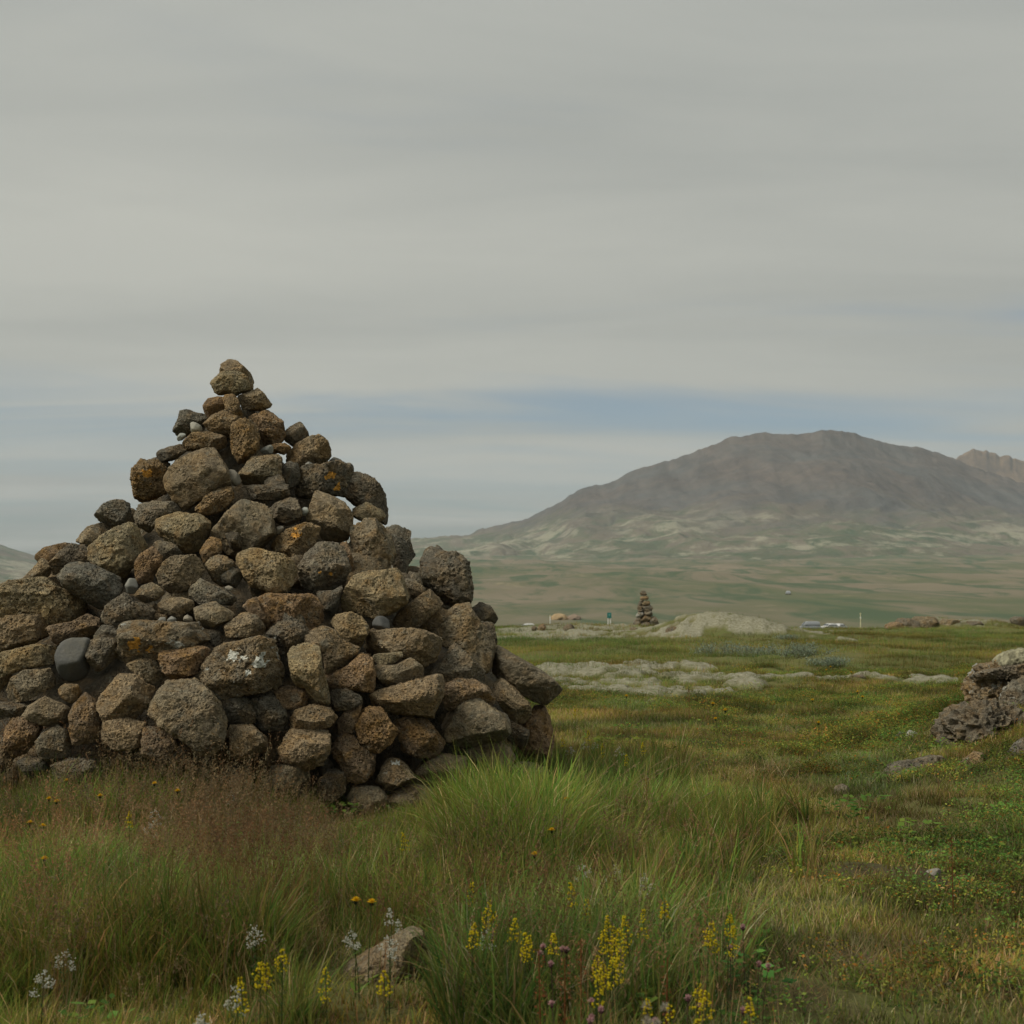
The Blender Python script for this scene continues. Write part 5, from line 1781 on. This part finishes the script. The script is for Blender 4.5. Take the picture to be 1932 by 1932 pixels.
# long pale flowering stems leaning out of the tuft to the right of the cairn
random.seed(77)
for k, (x0, y0, x1, y1, lb) in enumerate([(1085, 1600, 1265, 1425, 'long pale grass stem leaning highest out of the tuft'), (1070, 1610, 1300, 1432, 'long pale grass stem bowing farthest right over the tuft'),
                                          (1060, 1600, 1205, 1440, 'pale grass stem in the middle of the leaning bundle'), (1050, 1600, 1165, 1436, 'steepest pale grass stem of the leaning bundle'), (1080, 1620, 1250, 1450, 'lowest pale grass stem of the leaning bundle'),
                                          (1330, 1640, 1490, 1722, 'single arching pale stem drooping over the short turf'), (1290, 1520, 1345, 1494, 'short pale stem lying level right of the tuft')]):
    d = 5.6 if k < 5 else (4.9 if k == 5 else 6.2)
    a, c = px2w(x0, y0, d), px2w(x1, y1, d - .1)
    a[2] = gz(a[0], a[1]) if k != 5 else gz(a[0], a[1]) + .1
    mid = (a + c) / 2 + np.array((-.03, 0, .06 if k != 5 else .10))
    st, sd = Ribbons(), Ribbons()
    pts = [(1 - q) ** 2 * a + 2 * q * (1 - q) * mid + q * q * c - a for q in np.linspace(0, 1, 10)]
    st.tube(pts, .0018, .0010, (0.27, 0.215, 0.10))
    for i in range(26):
        q = random.uniform(.72, 1.0)
        p = (1 - q) ** 2 * a + 2 * q * (1 - q) * mid + q * q * c - a
        sd.leaf(p, random.uniform(-.6, .9), random.uniform(-.3, .9), .012, .0035, G((0.27, 0.21, 0.115)), random.uniform(0, 3))
    e = empty('grass_stem', tuple(a))
    tag(e, lb, 'grass stem', 'long pale grass stems')
    obj('stalk', st.mesh('stalk', M_PLANT), None, e)
    obj('seed_head', sd.mesh('seed_head', M_PLANT), None, e)

# dead twigs
M_TWIG = plain_mat('bleached_wood', (0.33, 0.30, 0.25), 0.9, var=.25)


def twig(pts_px, row, label, r=.006):
    d = FPX / (row - 1135.0)
    b0 = px2w(*pts_px[0], d)
    r_ = Ribbons()
    P3 = [px2w(x, y, d + .04 * i) - b0 for i, (x, y) in enumerate(pts_px)]
    r_.tube(P3, r, r * .5, (1, 1, 1), 5)
    e = empty('dead_twig', tuple(b0))
    tag(e, label, 'twig')
    main = obj('stem', r_.mesh('stem', M_TWIG, True), None, e)
    q = Ribbons()
    m = P3[len(P3) // 2]
    q.tube([m, m + np.array((.03, -.03, -.05)), m + np.array((.035, -.05, -.09))], r * .5, r * .3, (1, 1, 1), 5)
    q.tube([m, m + np.array((.06, .03, .03)), m + np.array((.12, .05, .035))], r * .5, r * .3, (1, 1, 1), 5)
    obj('side_branch', q.mesh('side_branch', M_TWIG, True), None, e)


twig([(1420, 1463), (1438, 1460), (1455, 1461), (1484, 1466)], 1470, 'bleached dead twig over the dark hollow in the turf', .009)
twig([(1800, 1690), (1812, 1680), (1822, 1692), (1832, 1706)], 1698, 'bleached twig beside the smooth oval stone', .004)
twig([(1885, 1398), (1893, 1408), (1905, 1412)], 1416, 'pale twig poking out under the lava outcrop', .01)
twig([(1880 - 190, 1898), (1712, 1897), (1730, 1889), (1745, 1880)], 1898, 'curved grey twig on bare soil at bottom right', .005)

# grey willow shrubs


def willow(px0, px1, row, hgt_px, label, seed):
    random.seed(seed)
    d = FPX / (row - 1135.0)
    cx = ((px0 + px1) / 2 - W0 / 2) / FPX * d
    hw = (px1 - px0) / 2 / FPX * d
    hh = hgt_px / FPX * d
    e = empty('willow_shrub', (cx, d, gz(cx, d)))
    tag(e, label, 'shrub', 'grey willow shrubs')
    br, fo = Ribbons(), Ribbons()
    for i in range(26):
        bx, by = random.uniform(-hw * .8, hw * .8), random.uniform(-.3, .3)
        tx, ty = bx + random.uniform(-.2, .2), by + random.uniform(-.15, .15)
        top = hh * random.uniform(.6, 1.08) * (1 - .35 * (bx / hw) ** 2)
        br.tube([(bx, by, -.02), ((bx + tx) / 2, (by + ty) / 2, top * .55), (tx, ty, top)], .006, .002, (0.08, 0.06, 0.045))
        for j in range(60):
            q = random.uniform(.15, 1.05)
            p = (bx + (tx - bx) * q + random.gauss(0, .07), by + (ty - by) * q + random.gauss(0, .07), top * q + random.gauss(0, .02))
            fo.leaf(p, random.uniform(0, 6.28), random.uniform(-.2, 1.2), random.uniform(.03, .055), random.uniform(.014, .022), G((0.20, 0.235, 0.165), .25), random.uniform(-1, 1))
    obj('branches', br.mesh('branches', M_PLANT), None, e)
    obj('foliage', fo.mesh('foliage', M_PLANT), None, e)


willow(1308, 1400, 1232, 28, 'grey green willow shrub at the left end of the row', 31)
willow(1390, 1480, 1236, 26, 'grey green willow shrub in the middle of the row', 32)
willow(1465, 1560, 1240, 24, 'grey green willow shrub at the right end of the row', 33)
willow(1535, 1590, 1252, 14, 'small silvery willow just in front of the row', 34)
willow(1470, 1500, 1208, 8, 'low green grey willow behind the row near the crest', 35)

# ------------------------------------------------------------------ far cars, signs and posts
M_CARW = plain_mat('car_white', (0.46, 0.46, 0.45), 0.35, var=.03, spec=.5)
M_CARS = plain_mat('car_silver', (0.27, 0.285, 0.30), 0.35, 0.3, var=.03, spec=.5)
M_CARD = plain_mat('car_dark', (0.06, 0.065, 0.07), 0.35, var=.03, spec=.5)
M_GLASS = plain_mat('car_glass', (0.045, 0.055, 0.065), 0.12, var=.02, spec=.6)
M_TYRE = plain_mat('tyre', (0.02, 0.02, 0.02), 0.8, var=.1)
M_RIM = plain_mat('rim', (0.35, 0.35, 0.36), 0.4, .6, var=.05)
M_LAMP = plain_mat('lamp_lens', (0.7, 0.7, 0.68), 0.2, var=.02)


def loft(sections):
    v, f = [], []
    k = len(sections[0])
    for s in sections:
        v += s
    for i in range(len(sections) - 1):
        for j in range(k):
            a, c = i * k + j, i * k + (j + 1) % k
            f.append((a, c, c + k, a + k))
    me = bpy.data.meshes.new('loft')
    me.from_pydata(v, [], f + [tuple(range(k))[::-1], tuple(range(len(v) - k, len(v)))])
    me.update()
    return me


def car_sections(prof, w, z0, tumble):
    """prof: x, top z; the body narrows to `tumble` of its width at the top"""
    out = []
    for x, zt, ww in prof:
        h = w / 2 * ww
        zs = z0 + (zt - z0) * .55
        out.append([(x, -h, z0), (x, -h * 1.02, zs), (x, -h * tumble, zt - .03), (x, -h * tumble * .85, zt), (x, h * tumble * .85, zt), (x, h * tumble, zt - .03), (x, h * 1.02, zs), (x, h, z0)])
    return out


def wheel_mesh(r, w, name):
    bm = bmesh.new()
    bmesh.ops.create_cone(bm, cap_ends=True, segments=20, radius1=r, radius2=r, depth=w)
    bmesh.ops.rotate(bm, verts=bm.verts, cent=(0, 0, 0), matrix=__import__('mathutils').Matrix.Rotation(math.pi / 2, 3, 'X'))
    me = bpy.data.meshes.new(name)
    bm.to_mesh(me)
    bm.free()
    return me


def box_mesh(name, sx, sy, sz, bev=0.0):
    bm = bmesh.new()
    bmesh.ops.create_cube(bm, size=1)
    for v in bm.verts:
        v.co = (v.co.x * sx, v.co.y * sy, v.co.z * sz)
    if bev:
        bmesh.ops.bevel(bm, geom=bm.edges[:], offset=bev, segments=2, affect='EDGES')
    me = bpy.data.meshes.new(name)
    bm.to_mesh(me)
    bm.free()
    return me


def make_car(loc, rz, paint, label, van=False, cat='car'):
    e = empty('parked_car', loc, rz)
    tag(e, label, cat, 'cars parked beyond the plateau edge')
    H = 1.95 if van else 1.50
    wd = 1.9 if van else 1.78
    body = car_sections([(-2.2, .70, .86), (-2.15, .92, .95), (-1.4, .98, 1), (.9, .96, 1), (1.7, .90, .98), (2.15, .74, .92), (2.25, .55, .85)], wd, .28, .96)
    obj('body', loft(body), paint, e)
    if van:
        cab = [(-2.1, .95, .92), (-1.98, H - .08, .9), (-1.6, H, .92), (.5, H, .92), (.95, H - .12, .9), (1.75, .95, .9)]
    else:
        cab = [(-1.95, .92, .92), (-1.45, H - .10, .88), (-1.0, H, .88), (.15, H, .88), (.45, H - .10, .88), (1.25, .94, .9)]
    ca = obj('cabin', loft(car_sections(cab, wd, .90, .84)), paint, e)
    for s in (-1, 1):
        m = bpy.data.meshes.new('side_window')
        x0, x1 = (-1.75, .95) if van else (-1.35, .75)
        zt = H - .18
        yy, yt = wd / 2 * .945 * s, wd / 2 * .80 * s
        m.from_pydata([(x0 - .2, yy, 1.02), (x1 + .2, yy, 1.02), (x1 - .35, yt, zt), (x0 + .1, yt, zt), (x0 - .2, yy - .06 * s, 1.02), (x1 + .2, yy - .06 * s, 1.02), (x1 - .35, yt - .06 * s, zt), (x0 + .1, yt - .06 * s, zt)], [],
                      [(0, 1, 2, 3), (7, 6, 5, 4), (0, 4, 5, 1), (1, 5, 6, 2), (2, 6, 7, 3), (3, 7, 4, 0)])
        obj('side_window', m, M_GLASS, ca)
    m = box_mesh('windscreen', .05, wd * .74, (H - 1.05) * 1.1)
    w_ = obj('windscreen', m, M_GLASS, ca, ((1.38 if van else .90), 0, (H + .95) / 2 - .02))
    w_.rotation_euler = (0, -.75 if van else -.95, 0)
    for sx in (-1.35, 1.38):
        for sy in (-1, 1):
            wl = obj('wheel', wheel_mesh(.32, .20, 'wheel'), M_TYRE, e, (sx, sy * (wd / 2 - .09), .32))
            obj('rim', wheel_mesh(.20, .215, 'rim'), M_RIM, wl)
    for sy in (-1, 1):
        obj('headlight', box_mesh('headlight', .08, .30, .13, .02), M_LAMP, e, (2.17, sy * .62, .68))
    return e


def car_at(px, d, rz, paint, label, van=False):
    x = (px - W0 / 2) / FPX * d
    return make_car((x, d, gz(x, d)), rz, paint, label, van)


car_at(1526, 300, math.pi, M_CARS, 'silver van, biggest of the vehicles showing over the right crest', True)
car_at(1563, 306, math.pi + .5, M_CARW, 'white car, left of two touching on the crest')
car_at(1583, 312, .9, M_CARW, 'white car, right of two touching on the crest')
car_at(1447, 296, 0.1, M_CARD, 'dark car roof behind the tail of the moss knoll')
car_at(994, 300, math.pi, M_CARW, 'white car at far left beside the dark cairn stones')
car_at(1486, 590, 1.5, M_CARS, 'tiny pale car far out on the plain')

M_TEAL = plain_mat('sign_teal', (0.03, 0.17, 0.15), 0.5, var=.1)
M_WPOST = plain_mat('white_post', (0.62, 0.62, 0.58), 0.6, var=.1)
M_YPOST = plain_mat('yellow_post', (0.50, 0.47, 0.30), 0.6, var=.1)
M_BOARD = plain_mat('board_tan', (0.36, 0.28, 0.22), 0.7, var=.15)


def standing(name, px, row_top, d, label, cat):
    p = px2w(px, row_top, d)
    z = gz(p[0], p[1])
    e = empty(name, (p[0], p[1], z))
    tag(e, label, cat)
    return e, p[2] - z


e, hh = standing('trail_sign', 1149.5, 1156, 120, 'small teal sign on two white legs left of the far cairn', 'sign')
obj('panel', box_mesh('panel', .36, .04, .46, .01), M_TEAL, e, (0, 0, hh - .23))
obj('emblem', box_mesh('emblem', .12, .02, .12, .004), plain_mat('emblem_pale', (0.13, 0.30, 0.27), .5), e, (0.02, -.026, hh - .2))
for sx in (-.10, .10):
    obj('leg', box_mesh('leg', .11, .05, hh - .40, .01), M_WPOST, e, (sx, .05, (hh - .40) / 2))
for px, top, d, lb, m in [(1623.5, 1157, 110, 'pale marker post on the crest right of the cars', M_YPOST), (1038, 1161, 105, 'tall pale marker post beside the tan board', M_WPOST)]:
    e, hh = standing('marker_post', px, top, d, lb, 'post')
    bm = bmesh.new()
    bmesh.ops.create_cone(bm, cap_ends=True, segments=8, radius1=.045, radius2=.035, depth=hh)
    me = bpy.data.meshes.new('post')
    bm.to_mesh(me)
    bm.free()
    obj('post', me, m, e, (0, 0, hh / 2))
    obj('cap', box_mesh('cap', .10, .10, .10, .02), M_YPOST, e, (0, 0, hh - .02))
    obj('reflector', box_mesh('reflector', .095, .10, .12, .01), M_WPOST, e, (0, 0, hh - .35))
e, hh = standing('information_board', 1031, 1177.5, 104, 'tan information board beside the tall pale post', 'sign')
obj('panel', box_mesh('panel', .64, .06, .24, .01), M_BOARD, e, (0, 0, hh - .12))
for sx in (-.24, .24):
    obj('leg', box_mesh('leg', .07, .07, hh - .2, .005), M_BOARD, e, (sx, .065, (hh - .2) / 2))
# ochre gravel banks on the plain behind
M_OCH = plain_mat('ochre_gravel', (0.27, 0.195, 0.105), .95, var=.3, scale=.3)
M_RUS = plain_mat('rust_gravel', (0.18, 0.135, 0.095), .95, var=.3, scale=.3)
for k, (px, row, wpx, hpx, m, lb) in enumerate([(1055, 1161, 18, 11, M_OCH, 'yellow ochre gravel heap on the plain left of the sign'), (1083, 1168, 14, 9, M_RUS, 'reddish gravel heap right of the yellow one')]):
    d = 370.0
    p = px2w(px, row, d)
    V, F = ICO[4]
    vv = V * np.array((wpx / FPX * d, 5.0, hpx / FPX * d)) * (1 + .18 * fbm(V * 2.3 + 5 * k, 3, 44 + k))[:, None]
    o = obj('gravel_heap', mesh_np('gravel_heap', vv, F), m, None, (p[0], d, gz(p[0], d)))
    tag(o, lb, 'gravel heap')

# ------------------------------------------------------------------ the air between
hb = box_mesh('haze', 15000, 15000, 760)
hm = bpy.data.materials.new('haze_air')
hm.use_nodes = True
ht = hm.node_tree
ht.nodes.clear()
pv = ht.nodes.new('ShaderNodeVolumePrincipled')
pv.inputs['Color'].default_value = (0.80, 0.90, 1.0, 1)
pv.inputs['Density'].default_value = 0.000052
pv.inputs['Anisotropy'].default_value = 0.1
ho = ht.nodes.new('ShaderNodeOutputMaterial')
ht.links.new(pv.outputs[0], ho.inputs['Volume'])
haze = obj('haze', hb, hm, None, (0, 0, 380 - 14))
tag(haze, 'thin blue haze over the plain and mountain', 'haze', kind='stuff')
